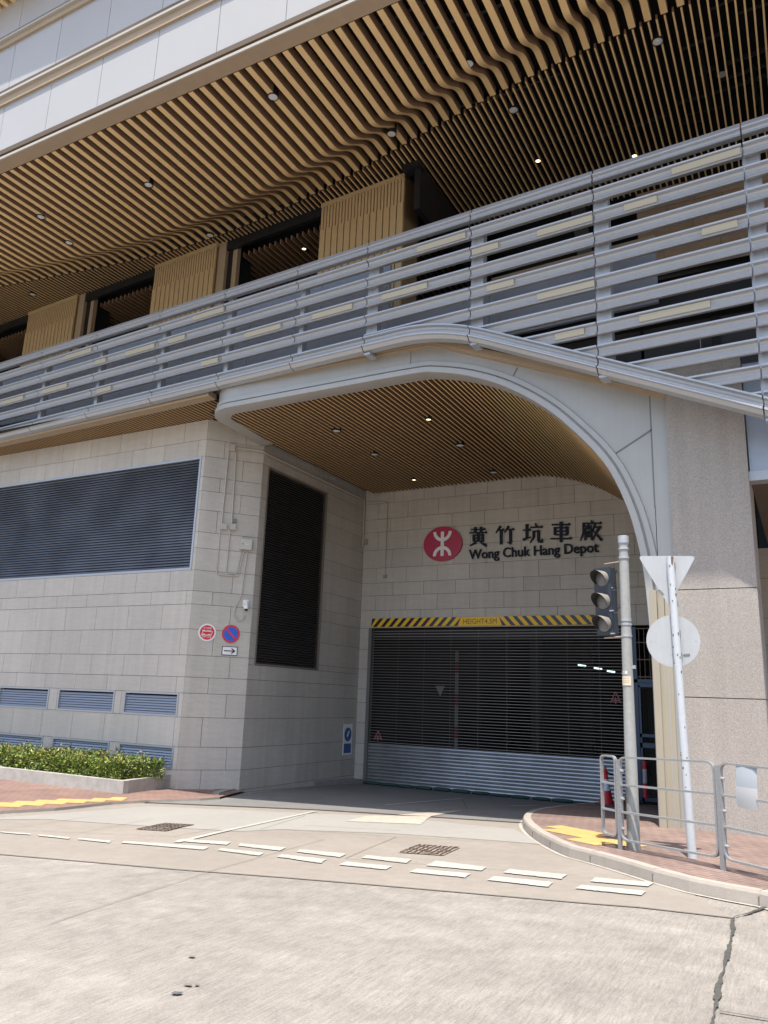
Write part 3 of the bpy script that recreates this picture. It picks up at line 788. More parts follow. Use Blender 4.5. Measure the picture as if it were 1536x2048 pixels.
# ring: along the side wall, round the corner in plan, then along the front
for y in (15.66, 15.0, 14.4, 13.95): path.append((Vector((SPX-.17*(y-13.95)/1.71, y, 8.04)), Zv.copy(), Vector((-1, 0, 0))))
rc = .75; cx, cyy = SPX+rc, YA+rc
for k in range(1, 10):
    t = math.pi/2*k/10; path.append((Vector((cx-math.cos(t)*rc, cyy-math.sin(t)*rc, 8.04)), Zv.copy(), Vector((-math.cos(t), -math.sin(t), 0))))
pts = resample([(cx, 8.04, 0)]+[(x, z, 0) for x, z in AR[1:]], .18)
for i, p in enumerate(pts):
    d = (pts[min(i+1, len(pts)-1)]-pts[max(i-1, 0)]).normalized()
    path.append((Vector((p.x, YA, p.y)), Vector((-d.y, 0, d.x)), Vector((0, -1, 0))))
PR = [(.02, -.30), (-.01, -.30), (-.01, .075), (.0, .09), (.105, .09), (.115, .07), (.12, .02), (.14, .02), (.148, .055), (.235, .055), (.243, .04), (.25, .006)]
mb = MB(); rings = []
for p, N_, F_ in path: rings.append([p+N_*n+F_*f for n, f in PR])
mb.loft(rings, CHAMP, closed=False)
arch = mb.build('arch_surround', B, smooth=True); arch['label'] = 'stepped champagne metal band round the entrance arch'
# ring upper face up to the trim (left part, before the arch starts to fall)
mb = MB(); rings = []
ZT = 8.60
for p, N_, F_ in path:
    if p.x > -6.55 and p.y <= YA+.01: break
    rings.append([p+N_*.25+F_*.006, p+N_*.25+F_*.016, Vector((p.x, p.y, ZT))+F_*.016])
mb.loft(rings, CHAMP, closed=False)
mb.build('fascia_band', B, smooth=True)
# spandrel: between the outer curve and the sloping trim
def trim_z(x): return ZT if x < -6.2 else ZT-(x+6.2)*.416
outer = [p+N_*.25 for p, N_, F_ in path if p.y <= YA+.01 and p.x > -6.75]
mb = MB(); PX = -2.06
prevt = None
for i in range(len(outer)-1):
    a, b = outer[i], outer[i+1]
    if a.x >= PX or b.z < -.29: pass
    xa, xb = min(a.x, PX), min(b.x, PX)
    if b.x-a.x < 1e-4 and a.x >= PX: break
    if xa >= PX: break
    mb.quad((xa, YA-.005, a.z), (xb, YA-.005, b.z), (xb, YA-.005, trim_z(xb)), (xa, YA-.005, trim_z(xa)), CHAMP)
sp = mb.build('spandrel_panel', B)
# dark open joints of the metal cladding
mb = MB()
def seam(a, b, wd=.012):
    a = Vector((a[0], YA-.012, a[1])); b = Vector((b[0], YA-.012, b[1])); d = (b-a).normalized(); n = Vector((-d.z, 0, d.x))*wd
    mb.obox((a+b)/2, ((b-a)/2, n, Vector((0, .006, 0))), mat('cladding seam', (.16, .17, .18), .6))
pa = onY(1312, 826, YA); seam((PX+.0, 7.0), (PX+.0, 4.9))
mb.build('cladding_seam', B); mb = MB()
q1 = onY(1224, 912, YA); q2 = onY(1311, 855, YA); seam((q1.x, q1.z), (q2.x, q2.z))
mb.build('cladding_seam', B); mb = MB()
q1 = onY(1026, 754, YA); q2 = onY(1035, 736, YA); seam((q1.x, q1.z), (q2.x, q2.z), .008)
mb.build('cladding_seam', B)
# pilaster and ribs beside the column, down to the pavement
mb = MB()
mb.box((PX+.012, YA-.02, -.3), (-1.80, YA+.2, 7.2), CHAMP)
mb.build('pilaster', B)
mb = MB()
mb.box((-2.19, YA-.105, -.3), (-2.09, YA-.02, 3.5), CHAMP_T); mb.box((-2.083, YA-.06, -.3), (-1.985, YA-.021, 3.5), CHAMP_T); mb.box((-1.972, YA-.052, -.3), (-1.90, YA-.0205, 3.5), CHAMP_T)
mb.build('pilaster_ribs', B)
# bronze trim above the arch
mb = MB()
tp = [(-6.2, ZT), (-1.80, trim_z(-1.80))]
L0 = [(-12.0, ZT), (-6.35, ZT), (-6.2, ZT-.02), (-6.05, trim_z(-6.05)), (-1.80, trim_z(-1.80))]
rings = [[Vector((x, YA+.05, z-.012)), Vector((x, YA-.11, z-.012)), Vector((x, YA-.11, z+.03)), Vector((x, YA-.13, z+.035)), Vector((x, YA-.13, z+.15)), Vector((x, YA+.1, z+.15))] for x, z in L0]
mb.loft(rings, BRONZE, closed=True, caps=True)
mb.build('soffit_trim', B)

# ---------------------------------------------------------------- entrance soffit (fins running inwards, following the arch)
AX = resample([(x, z, 0) for x, z in AR], .03)
arcl = [0]
for a, b in zip(AX, AX[1:]): arcl.append(arcl[-1]+(b-a).length)
mb = MB(); s = .06; i = 0; cnt = 0
yend = 21.17
while s < arcl[-1]-3.0:
    while i < len(arcl)-2 and arcl[i+1] < s: i += 1
    p = AX[i].lerp(AX[i+1], (s-arcl[i])/(arcl[i+1]-arcl[i]))
    y0 = YA+.31
    if p.x < SPX+.75:  # the rounded corner cuts the first fins short
        dx = SPX+.75-p.x; y0 = max(y0, YA+.75-math.sqrt(max(0, .45**2-max(0, dx-.3)**2)) if dx > .3 else YA+.32)
    fin(mb, p.x, .012, y0, yend, p.y, p.y+.10)
    dd = (AX[i+1]-AX[i]).normalized(); s += max(.13, .11/max(.12, abs(dd.x))); cnt += 1
mb.build('entrance_soffit', B)
mb = MB()
rr = [[Vector((max(p.x, -12.28) , YA+.3, p.y+.16)), Vector((max(p.x, -12.28), 21.3, p.y+.16))] for p in AX]
rr = [[Vector((-12.28, YA+.3, 8.2)), Vector((-12.28, 21.3, 8.2))]] + rr
mb.loft(rr, mat('soffit backing', (.028, .02, .014), .8), closed=False)
mb.build('soffit_backing', B)

# ---------------------------------------------------------------- soffit strip over the left facade
mb = MB(); ZO = 8.55
def trim_y(x): return 13.42-(x+12.4)*.052
x = -27.0
while x < -12.22:
    fin(mb, x, .012, trim_y(x)+.1, 14.66 if x < XA else 14.6+(x-XA)*1.15, ZO, ZO+.1); x += .13
mb.build('facade_soffit', B)
mb = MB()
mb.quad((-27, 13.3, ZO+.13), (-12.3, 13.2, ZO+.13), (-12.3, 15.8, ZO+.13), (-27, 15.8, ZO+.13), MATS['soffit backing'])
mb.quad((-12.16, 13.7, 8.64), (-12.3, 15.8, 8.64), (-12.3, 15.8, 8.2), (-12.16, 13.7, 8.2), MATS['soffit backing'])
mb.build('soffit_backing', B)
mb = MB()
rings = []
for x in (-27.0, -20, -12.12):
    y = trim_y(x); rings.append([Vector((x, y-.16, ZO-.03)), Vector((x, y+.11, ZO-.03)), Vector((x, y+.11, ZO+.1)), Vector((x, y-.19, ZO+.1)), Vector((x, y-.19, ZO+.0))])
mb.loft(rings, BRONZE, closed=True, caps=True)
mb.build('soffit_trim', B)

# ---------------------------------------------------------------- stone column and the bay to its right
CY = 13.05
col = MB()
CX0, CX1 = -1.795, -.615
zc = [-.4, 1.83, 3.49, 7.3]
for z0, z1 in zip(zc, zc[1:]):
    for f0, f1, m in ((z0+.007, z1-.007, COLSTONE),):
        a, b = CX0, CX1
        col.box((a, CY, f0), (b, CY+1.2, f1), m)
col.box((CX0+.02, CY+.02, -.3), (CX1-.02, CY+1.1, 7.25), JOINT)
column = col.build('stone_column', B); column['label'] = 'tall flamed granite column right of the arch'
mb = MB()
for i in range(4):
    x0 = CX1+.02+i*1.45; mb.box((x0, CY+.12, 5.36), (x0+1.435, CY+.3, 7.2), mat('blue grey panel', (.34, .40, .48), .4, .2))
mb.box((CX1, CY+.09, 5.2), (CX1+6, CY+.35, 5.355), SILVER)
mb.quad((CX1, CY+.3, 5.3), (CX1+6, CY+.3, 5.3), (CX1+6, 21, 5.3), (CX1, 21, 5.3), mat('brown soffit', (.12, .085, .055), .6))
mb.build('lintel_panel', B)
stone_wall('stone_wall', (-.93, 14.25, 0), Vector((0, 1, 0)), 5.2, 5.3, -1.2, (), 1.16, 22)
stone_wall('stone_wall', (-.9, 19.5, 0), U, 8, 5.3, -1.2, (), 1.16, 21, courses=[4.6, 3.7, 3.1, 2.5, 1.5])
mb = MB(); mb.box((-.6, 16.6, -.4), (6, 17.2, 1.42), mat('pale ledge', (.62, .62, .63), .6)); mb.build('planter_wall', B)

# ---------------------------------------------------------------- upper storey
YO, YU, Z0 = 9.82, 10.15, 14.0
Z2 = 14.58
UX0, UX1 = -30.0, 5.0
mb = MB()
# soffit edge strip, drip edge and channel
mb.quad((UX0, YO, Z0), (UX1, YO, Z0), (UX1, YU, Z0), (UX0, YU, Z0), BRONZE)
mb.quad((UX0, YU, Z0), (UX1, YU, Z0), (UX1, YU, Z0+.25), (UX0, YU, Z0+.25), BRONZE)
mb.box((UX0, YO-.03, Z0+.003), (UX1, YO+.02, Z0+.07), CREAM)
mb.build('soffit_edge', B)
mb = MB()
jx = [onY(*q, 9.9).x for q in ((90, 258), (192, 208), (305, 155), (433, 97), (572, 32))]
stepx = (jx[-1]-jx[0])/(len(jx)-1)
jall = [jx[0]+stepx*i for i in range(-9, 9)]
for z0, z1 in ((14.36, 15.74), (16.25, 17.64), (18.06, 19.2)):
    for a, b in zip(jall, jall[1:]): mb.box((a+.007, 9.9, z0), (b-.007, 10.05, z1), WHITEPANEL)
mb.build('wall_panel', B)
mb = MB()
for z0, z1, zl in ((14.07, 14.36, None), (15.74, 16.25, 16.0), (17.64, 18.06, 17.84)):
    mb.box((UX0, 9.93, z0), (UX1, 10.05, z1), BRONZE_D)
    if zl:
        mb.box((UX0, 9.78, zl-.03), (UX1, 9.93, zl+.035), CREAM); mb.box((UX0, 9.84, z0+.0), (UX1, 9.93, zl-.03), BRONZE)
        mb.box((UX0, 9.87, zl+.035), (UX1, 9.93, z1), BRONZE_D)
    else: mb.box((UX0, 9.86, z1-.13), (UX1, 9.93, z1), BRONZE_D)
mb.build('mullion', B)
# higher overhang, shading the top panels
mb = MB()
mb.add([(UX0, 9.35, 19.2), (UX1, 8.55, 19.2), (UX1, 9.9, 19.2), (UX0, 9.9, 19.2), (UX0, 9.35, 19.6), (UX1, 8.55, 19.6), (UX1, 9.9, 19.6), (UX0, 9.9, 19.6)], [(0,1,2,3),(4,5,6,7),(0,1,5,4),(2,3,7,6),(0,3,7,4),(1,2,6,5)], BRONZE)
x = UX0
while x < UX1: mb.box((x, 9.4-(x-UX0)*.022, 19.1), (x+.13, 9.9, 19.19), GOLD); x += .3
mb.box((UX0, 9.9, 19.2), (UX1, 24, 19.7), BRONZE)
mb.build('roof_overhang', B)
mb = MB()
mb.box((UX0, 10.05, 15.1), (UX1, 10.2, 19.2), DARKIN)
mb.quad((UX0, 10.06, 15.15), (UX1, 10.06, 15.15), (UX1, 26, 15.15), (UX0, 26, 15.15), BLACK)
mb.box((UX0, 10.06, Z0+.25), (UX1, 10.2, 15.1), BLACK)
DUCT = mat('dark ductwork', (.030, .031, .034), .45)
rnd = random.Random(4)
for k in range(46):
    x = rnd.uniform(-9, 1); y = rnd.uniform(10.6, 17); l = rnd.uniform(.4, 2.2)
    if rnd.random() < .5: mb.tube([(x, y, 14.95), (x+l, y+rnd.uniform(-.1, .1), 14.95)], rnd.uniform(.02, .06), DUCT, 6)
    else: mb.box((x, y, 14.86), (x+.06, y+l, 14.92), DUCT)
mb.build('ceiling_void', B)
# wide slats with their wave, ending in a line that swings away to the left
YE = [(-29, 13.6), (-22.6, 14.5), (-18.4, 15.1), (-16.5, 15.27), (-15.2, 15.31), (-13.4, 15.24), (-11.7, 15.05), (-9.5, 14.65), (-7.3, 14.12), (-5.75, 13.77), (-3.9, 13.44), (-1.65, 13.14), (1, 12.85), (6, 12.4)]
def y_end(x): return sum(lerp_table(YE, x+d) for d in (-.9, -.45, 0, .45, .9))/5
def slat_path(x):
    ye = y_end(x); yb = ye-1.60; out = [(YU+.02, Z0)]
    for k in range(19):
        t = k/18; y = yb+1.15*t; z = Z0+(Z2-Z0)*(t*t*(3-2*t)); out.append((y, z))
    out.append((ye, Z2)); return out
mb = MB(); PITCH_S = .305; x = -29.8; XS0 = onY(701.5, 41.5, YU).x
k0 = math.floor((-29.8-XS0)/PITCH_S)
SLX = [XS0+PITCH_S*k for k in range(k0, k0+int(34.5/PITCH_S))]
lights_px = [(82, 433), (138, 485), (297, 369), (546, 193), (937, 127), (110, 520), (299, 477), (548, 366), (783, 267)]
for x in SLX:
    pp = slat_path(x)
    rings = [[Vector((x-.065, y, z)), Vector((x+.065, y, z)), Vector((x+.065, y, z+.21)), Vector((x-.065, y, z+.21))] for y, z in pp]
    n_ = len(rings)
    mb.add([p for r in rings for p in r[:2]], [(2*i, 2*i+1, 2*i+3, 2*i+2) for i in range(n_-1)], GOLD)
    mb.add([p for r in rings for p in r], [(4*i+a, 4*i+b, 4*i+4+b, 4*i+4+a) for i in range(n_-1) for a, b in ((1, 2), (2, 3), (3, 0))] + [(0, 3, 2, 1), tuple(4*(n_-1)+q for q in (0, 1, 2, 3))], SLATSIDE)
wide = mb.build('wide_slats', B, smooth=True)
# narrow slats behind
def pil_y(x): return 15.16-(x+7.8)*.063
mb = MB()
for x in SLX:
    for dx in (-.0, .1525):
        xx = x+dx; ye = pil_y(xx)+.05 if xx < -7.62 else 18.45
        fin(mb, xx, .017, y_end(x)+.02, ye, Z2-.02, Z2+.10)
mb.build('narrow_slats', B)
# slat-clad pillars with openings between them
pill = [(-30.2, -27.4), (-23.55, -20.85), (-17.08, -14.45), (-10.64, -8.03)]
ang = math.atan(.065); PU = Vector((math.cos(ang), -math.sin(ang), 0)); PN = Vector((-math.sin(ang), -math.cos(ang), 0))
for x0, x1 in pill:
    mb = MB(); P = Vector((x0, pil_y(x0), 0)); Lp = (x1-x0)/math.cos(ang); zb, zt, zm = 9.0, Z2-.0, 13.75
    c = P+PU*(Lp/2)-PN*.35; mb.obox((c.x, c.y, (zb+zt)/2), (PU*(Lp/2), PN*.35, Vector((0, 0, (zt-zb)/2))), mat('cladding groove', (.20, .135, .065), .6))
    c = P+PU*(Lp/2); mb.obox((c.x, c.y, zt-.06), (PU*(Lp/2), PN*.05, Vector((0, 0, .06))), GOLD_CL)
    n = int(Lp/.19); wd = Lp/n
    for i in range(n):
        c = P+PU*((i+.5)*wd); mb.obox((c.x, c.y, (zb+zm)/2), (PU*(wd/2-.017), PN*.05, Vector((0, 0, (zm-zb)/2))), GOLD_CL)
        for j in (0, 1):
            c = P+PU*((i+.25+.5*j)*wd); mb.obox((c.x, c.y, (zm+zt-.12)/2), (PU*(wd*.25-.016), PN*.03, Vector((0, 0, (zt-.12-zm)/2))), GOLD_CL)
    mb.build('clad_pillar', B)
    mb = MB(); P2 = P+PU*Lp    # plain bronze return and the dark jamb behind it
    c = P2+PU*.16-PN*.45; mb.obox((c.x, c.y, (zb+zt)/2), (PU*.15, PN*.40, Vector((0, 0, (zt-zb)/2))), BRONZE)
    c = P2+PU*.40-PN*.55; mb.obox((c.x, c.y, (zb+zt)/2), (PU*.075, PN*.4, Vector((0, 0, (zt-zb)/2))), BLACK)
    c = P2+PU*.56-PN*.25; mb.obox((c.x, c.y, (zb+zt)/2), (PU*.09, PN*.07, Vector((0, 0, (zt-zb)/2))), BRONZE)
    if x1 < -9: mb.build('pillar_return', B)
# lintels and inner slatted ceiling
mb = MB()
for (a0, a1), (b0, b1) in zip(pill, pill[1:]):
    P = Vector((a1, pil_y(a1), 0)); Q = Vector((b0, pil_y(b0), 0)); d = (Q-P)
    c = (P+Q)/2-PN*.12; mb.obox((c.x, c.y, Z2-.13), (d/2, PN*.06, Vector((0, 0, .16))), DARKBOX)
mb.quad((-30, 14.9, 14.62), (-7.7, 14.9, 14.62), (-7.7, 26, 14.62), (-30, 26, 14.62), BLACK)
mb.box((-7.66, 14.95, 13.3), (-7.5, 20, Z2-.05), DARKBOX); mb.box((-7.95, 14.8, Z2-.18), (-7.45, 15.1, Z2-.03), DARKBOX)
mb.build('lintel', B)
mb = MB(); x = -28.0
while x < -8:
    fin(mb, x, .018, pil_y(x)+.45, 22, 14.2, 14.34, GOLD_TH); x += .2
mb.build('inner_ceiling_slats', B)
mb = MB()
mb.quad((-30, 22, 8.6), (-7.6, 22, 8.6), (-7.6, 22, 14.6), (-30, 22, 14.6), DARKIN)
mb.box((-30, 13.9, 8.66), (6, 26, 9.2), DARKIN)          # walkway floor
mb.quad((-30.0, 10, 8.5), (-30.0, 26, 8.5), (-30.0, 26, 15.1), (-30.0, 10, 15.1), DARKIN)
mb.quad((5, 18.6, 5), (-2, 26, 5), (-2, 26, 15.1), (5, 26, 15.1), DARKIN)
mb.quad((-7.6, 24, 8.6), (6, 24, 8.6), (6, 24, 15.1), (-7.6, 24, 15.1), DARKIN)
mb.build('interior_wall', B)
# brown stone wall behind the right of the screen
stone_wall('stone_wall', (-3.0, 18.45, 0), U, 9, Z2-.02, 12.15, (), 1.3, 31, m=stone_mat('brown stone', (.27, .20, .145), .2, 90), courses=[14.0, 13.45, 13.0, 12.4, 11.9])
mb = MB()
mb.obox((-4.2, 18.0, 12.9), (Vector((.11, .3, -1.5)), Vector((0, .25, .05)), Vector((.18, 0, .02))), DARKBOX)
mb.box((-7.4, 18.6, 9.2), (-2.95, 18.7, 12.4), mat('dim wall', (.20, .155, .12), .7))
mb.build('inner_brace', B)

# ---------------------------------------------------------------- parapet screen of louvre rails
SA = math.radians(3.5)
SU = Vector((math.cos(SA), -math.sin(SA), 0)); SN = Vector((-math.sin(SA), -math.cos(SA), 0)); SP0 = Vector((-12, 13.13, 0)); SPL = SP0+SN*.13
def sx(s): return SP0+SU*s            # s measured along the screen from x = -12
SC_ = thing('louvred_screen', (-8, 12.75, 8.6), 'silver louvred parapet screen with cream accent panels above the entrance', 'screen')
def s_of(px, py):
    p = onP(px, py, SPL, SN); return (p-SP0).dot(SU), p.z
posts_px = [(1183, 345), (940, 420), (735, 495), (595, 540), (450, 583), (320, 622), (195, 663), (85, 695)]
jt = [s_of(1480, 245)[0]] + [s_of(*q)[0] for q in posts_px]
jt = sorted(jt); jt = [jt[0]-4.8, jt[0]-2.4] + jt + [jt[-1]+2.4, jt[-1]+4.8]
RP = .4334; ZR = 11.115
def diag_top(s):
    """top edge of the bottom rail: level on the left, bending down to the right"""
    s1, s2 = 5.2, 7.2
    zl = 8.886; k = .475
    if s <= s1: return zl
    if s >= s2: return zl-k*(s-(s1+s2)/2)
    t = (s-s1)/(s2-s1); return zl-k*(s2-s1)/2*t*t
RAILP = [(0, 0), (.14, 0), (.14, -.03), (.074, -.046), (.056, -.084), (.062, -.125), (.088, -.175), (.128, -.215), (.138, -.228), (.125, -.238), (.0, -.205)]
TOPP = [(-.02, .01), (.05, .012), (.10, -.105), (.11, -.125), (.15, -.13), (.15, -.155), (.105, -.17), (.11, -.22), (.14, -.285), (.0, -.265)]
BOTP = [(0, 0), (.17, 0), (.17, -.03), (.10, -.05), (.09, -.09), (.11, -.15), (.17, -.19), (.20, -.195), (.20, -.225), (.17, -.24), (.12, -.30), (.0, -.33)]
acc_px = [(0, 44, 802), (82, 131, 781), (128, 180, 710), (181, 209, 727), (191, 219, 783), (248, 306, 705), (334, 367, 683), (383, 446, 632), (400, 433, 730), (487, 559, 668), (622, 702, 629), (761, 852, 591), (833, 929, 489), (943, 995, 504), (972, 1026, 577), (1073, 1186, 456), (1073, 1189, 587), (1109, 1167, 676), (1248, 1313, 413), (1278, 1420, 631), (1343, 1481, 327), (1404, 1475, 463)]
accs = []
for x0, x1, yc in acc_px:
    sl_ = (x1-x0)*.15
    s0, z0 = s_of(x0, yc+sl_); s1, z1 = s_of(x1, yc-sl_); zc_ = (z0+z1)/2
    accs.append((s0, s1, round((ZR-.12-zc_)/RP)))
def rail_at(s0, s1, ztop, prof, name, par, m=SILVER):
    mb = MB(); rings = []
    for s in (s0, s1): rings.append([sx(s)+SN*o+Zv*(ztop+z) for o, z in prof])
    mb.loft(rings, m, closed=True, caps=True); return mb.build(name, par)
for a, b in zip(jt, jt[1:]):
    g = .012
    rail_at(a+g, b-g, ZR, TOPP, 'top_rail', SC_)
    for k in range(1, 14):
        zt = ZR-RP*k; s0, s1 = a+g, b-g
        if zt-.33 < 8.62 and b <= 5.3 and zt < 8.95: continue
        # mitred where the falling bottom rail crosses
        if zt-.11 < diag_top(s1)-.03: continue
        def cut(z):
            q = s0
            while q < s1 and zt+z < diag_top(q)-.03: q += .02
            return q
        lo = cut(-.11); mb = MB()
        mb.loft([[sx(cut(z))+SN*o+Zv*(zt+z) for o, z in RAILP], [sx(s1)+SN*o+Zv*(zt+z) for o, z in RAILP]], SILVER, True, True)
        o = mb.build('louvre_rail', SC_)
        for c0, c1, kk in accs:
            if kk == k and c1 > lo and c0 < s1 and min(c1, s1)-max(c0, lo) > .15:
                mb = MB(); q0, q1 = max(c0, lo+.01), min(c1, s1-.01)
                pr = [(.05, -.047), (.112, -.047), (.098, -.165), (.05, -.165)]
                mb.loft([[sx(s)+SN*o_+Zv*(zt+z) for o_, z in pr] for s in (q0, q1)], ACCENT, True, True); mb.build('accent_panel', o)
    # bottom rail (curved over the arch)
    mb = MB(); n = 1 if b < 5 or a > 7.3 else 14; rings = []
    for i in range(n+1):
        s = a+g+(b-a-2*g)*i/n; zt = diag_top(s); rings.append([sx(s)+SN*o+Zv*(zt+z) for o, z in BOTP])
    mb.loft(rings, SILVER, True, True); mb.build('bottom_rail', SC_, smooth=False)
for i, s in enumerate(jt):
    wd = .13 if s > 3.5 else .06
    mb = MB(); zb_ = diag_top(s)-.2
    cp = sx(s+.10)-SN*.09; mb.obox((cp.x, cp.y, (zb_+10.7)/2), (SU*wd, SN*.08, Vector((0, 0, (10.7-zb_)/2))), STEELP)
    mb.build('post', SC_)
    if s > 4:
        mb = MB(); c = sx(s+.08)-SN*.05; zt = diag_top(s)-.36
        mb.obox((c.x, c.y, zt), (SU*.07, SN*.14, Vector((0, 0, .022))), STEELP); mb.build('bracket', SC_)
# grey parapet panels standing behind the screen, on the building
mb = MB()
for a, b in zip(jt, jt[1:]):
    e = min(b, 10.1)
    if a >= e: continue
    c = sx((a+e)/2)-SN*.85; zt_ = 11.4 if b < 6.6 else 10.0; mb.obox((c.x, c.y, (8.7+zt_)/2), (SU*((e-a)/2-.006), SN*.04, Vector((0, 0, (zt_-8.7)/2))), PARAPET)
c = sx((6.9+10.1)/2)-SN*.85; mb.obox((c.x, c.y, 9.98), (SU*1.6, SN*.10, Vector((0, 0, .03))), BRONZE)
c = sx((jt[0]+6)/2)-SN*.5; mb.obox((c.x, c.y, 8.78), (SU*((6-jt[0])/2), SN*.55, Vector((0, 0, .02))), PARAPET)
mb.build('parapet_panel', B)
mb = MB()   # dark wall closing the space over the entrance vault
for a, b in zip(AX, AX[1:]):
    if a.x < -6.2 or b.x > -2.3 or b.x-a.x < 1e-4: continue
    mb.quad((a.x, 14.25, a.y+.2), (b.x, 14.25, b.y+.2), (b.x, 14.25, 9.0 if a.x < -1.9 else 9), (a.x, 14.25, 9.0), mat('dark parapet', (.06, .06, .065), .7))
mb.quad((-2.35, 14.25, 5.5), (6, 14.25, 5.5), (6, 14.25, 9), (-2.35, 14.25, 9), MATS['dark parapet'])
mb.quad((-1.9, 15.0, 9), (6, 15.0, 9), (6, 15.0, 9.85), (-1.9, 15.0, 9.85), MATS['dark parapet'])
mb.build('dark_parapet', B)

# ================================================================ downlights
def light_proto(label, loc, lit, k=1):
    t = thing('downlight', loc, label, 'downlight', 'round downlights in the slatted soffits')
    h = MB(); h.lathe(loc, (0, 0, 1), [(-.02, .098*k), (-.02, .118*k), (.22, .118*k), (.22, .0)], BLACKP, 20, caps=False); h.build('housing', t, True)
    l = MB(); l.lathe(loc, (0, 0, 1), [(-.018, .0), (-.018, .03), (-.012, .033), (-.012, .097*k)], LAMP_W if lit else LAMP_OFF, 20, caps=False); l.build('lamp', t, True)
    return t
up = [((82, 433), Z0-.0, 'unlit round downlight in the wide gold slats, lower-left one beside the left frame edge'),
      ((138, 485), Z0, 'unlit round downlight in the wide gold slats just before the wave, at left'),
      ((297, 369), Z0, 'unlit round downlight in the wide gold slats, above the second slatted pillar from left'),
      ((546, 193), Z0, 'unlit round downlight high in the wide gold slats, near the bronze soffit edge'),
      ((937, 127), Z0+.05, 'large unlit round downlight at the start of the wave, topmost in the wide slats'),
      ((110, 520), Z0+.3, 'unlit round downlight inside the wave of the slats, leftmost of four'),
      ((299, 477), Z0+.3, 'unlit round downlight inside the wave of the slats, second from left'),
      ((548, 366), Z0+.3, 'unlit downlight half hidden inside the wave of the slats, third from left'),
      ((783, 267), Z0+.45, 'unlit round downlight at the lower end of the wave, rightmost of the four'),
      ((420, 470), Z2-.03, 'small unlit downlight at the slat ends above the dark opening'),
      ((65, 588), Z2-.03, 'unlit downlight in the narrow slats, far left above the first slatted pillar'),
      ((1027, 219), Z2-.03, 'unlit round downlight in the narrow slats, left of the two big ones'),
      ((1315, 82), Z2-.03, 'large unlit round downlight in the narrow slats near the top right'),
      ((1444, 148), Z2+.1, 'small unlit downlight among the narrow slats at far right')]
pr_off = pr_on = None
for (px, py), z, lab in up:
    p = onZ(px, py, z)
    if pr_off is None: pr_off = light_proto(lab, p, False)
    else: copy_tree(pr_off, p, lab)
LIT_R = .62
lit = [((1076, 321), Z2-.02, 'lit warm downlight in the narrow slats above the screen'), ((1269, 311), Z2-.02, 'lit warm downlight just above the top rail of the screen'),
       ((608, 497), 14.18, 'lit downlight inside the dark opening, nearer the big slatted pillar'), ((470, 532), 14.18, 'lit downlight inside the dark opening, at its left side'),
       ((857, 838), 8.03, 'lit warm downlight in the entrance soffit, topmost of the lit pair'), ((828, 959), 8.03, 'lit warm downlight in the entrance soffit near the back wall')]
for (px, py), z, lab in lit:
    p = onZ(px, py, z)
    if pr_on is None: pr_on = light_proto(lab, p, True, .62)
    else: copy_tree(pr_on, p, lab)
for (px, py), lab in (((673, 861), 'unlit downlight in the entrance soffit, leftmost'), ((749, 908), 'unlit downlight in the entrance soffit, above the inner corner of the walls'),
                      ((920, 890), 'unlit downlight in the middle of the entrance soffit'), ((987, 944), 'unlit downlight in the entrance soffit, above the depot sign')):
    copy_tree(pr_off, onZ(px, py, 8.03), lab)

# ================================================================ entrance sign
SGY = 21.17
def P2(px, py): return onY(px, py, SGY)
e0 = P2(886, 1088)
SG = thing('wall_sign', (e0.x, SGY, e0.z), 'depot name sign: crimson emblem with dark Chinese and English lettering on the back wall', 'sign')
mb = MB(); FN = Vector((0, -1, 0)); RXh, RZh = .635, .535
mb.disc(e0+Vector((0, .02, 0)), FN, (1, 0, 0), RXh, CRIMSON, RZh, 48, .06)
emb = mb.build('emblem', SG)
mb = MB()
def bar3(x0, z0, x1, z1, wdt):
    a = Vector((x0, 0, z0)); b = Vector((x1, 0, z1)); d = (b-a).normalized(); n = Vector((-d.z, 0, d.x))*wdt/2
    mb.prism([e0+q+Vector((0, -.045, 0)) for q in (a-n, b-n, b+n, a+n)], (0, -.012, 0), WHITE)
bar3(0, -.375, 0, .375, .105)
def arc(cz, r, t0, t1, wdt, off=0):
    n = 14; 
    for k in range(n):
        ta, tb = t0+(t1-t0)*k/n, t0+(t1-t0)*(k+1)/n
        q = [Vector((math.cos(t)*rr, 0, cz+math.sin(t)*rr)) for t, rr in ((ta, r-wdt/2), (tb, r-wdt/2), (tb, r+wdt/2), (ta, r+wdt/2))]
        mb.prism([e0+p+Vector((0, -.045-off, 0)) for p in q], (0, -.012, 0), WHITE)
arc(.375, .255, math.pi, 2*math.pi, .10, .0015); arc(-.375, .255, 0, math.pi, .10, .0015)
mb.build('emblem_symbol', emb)
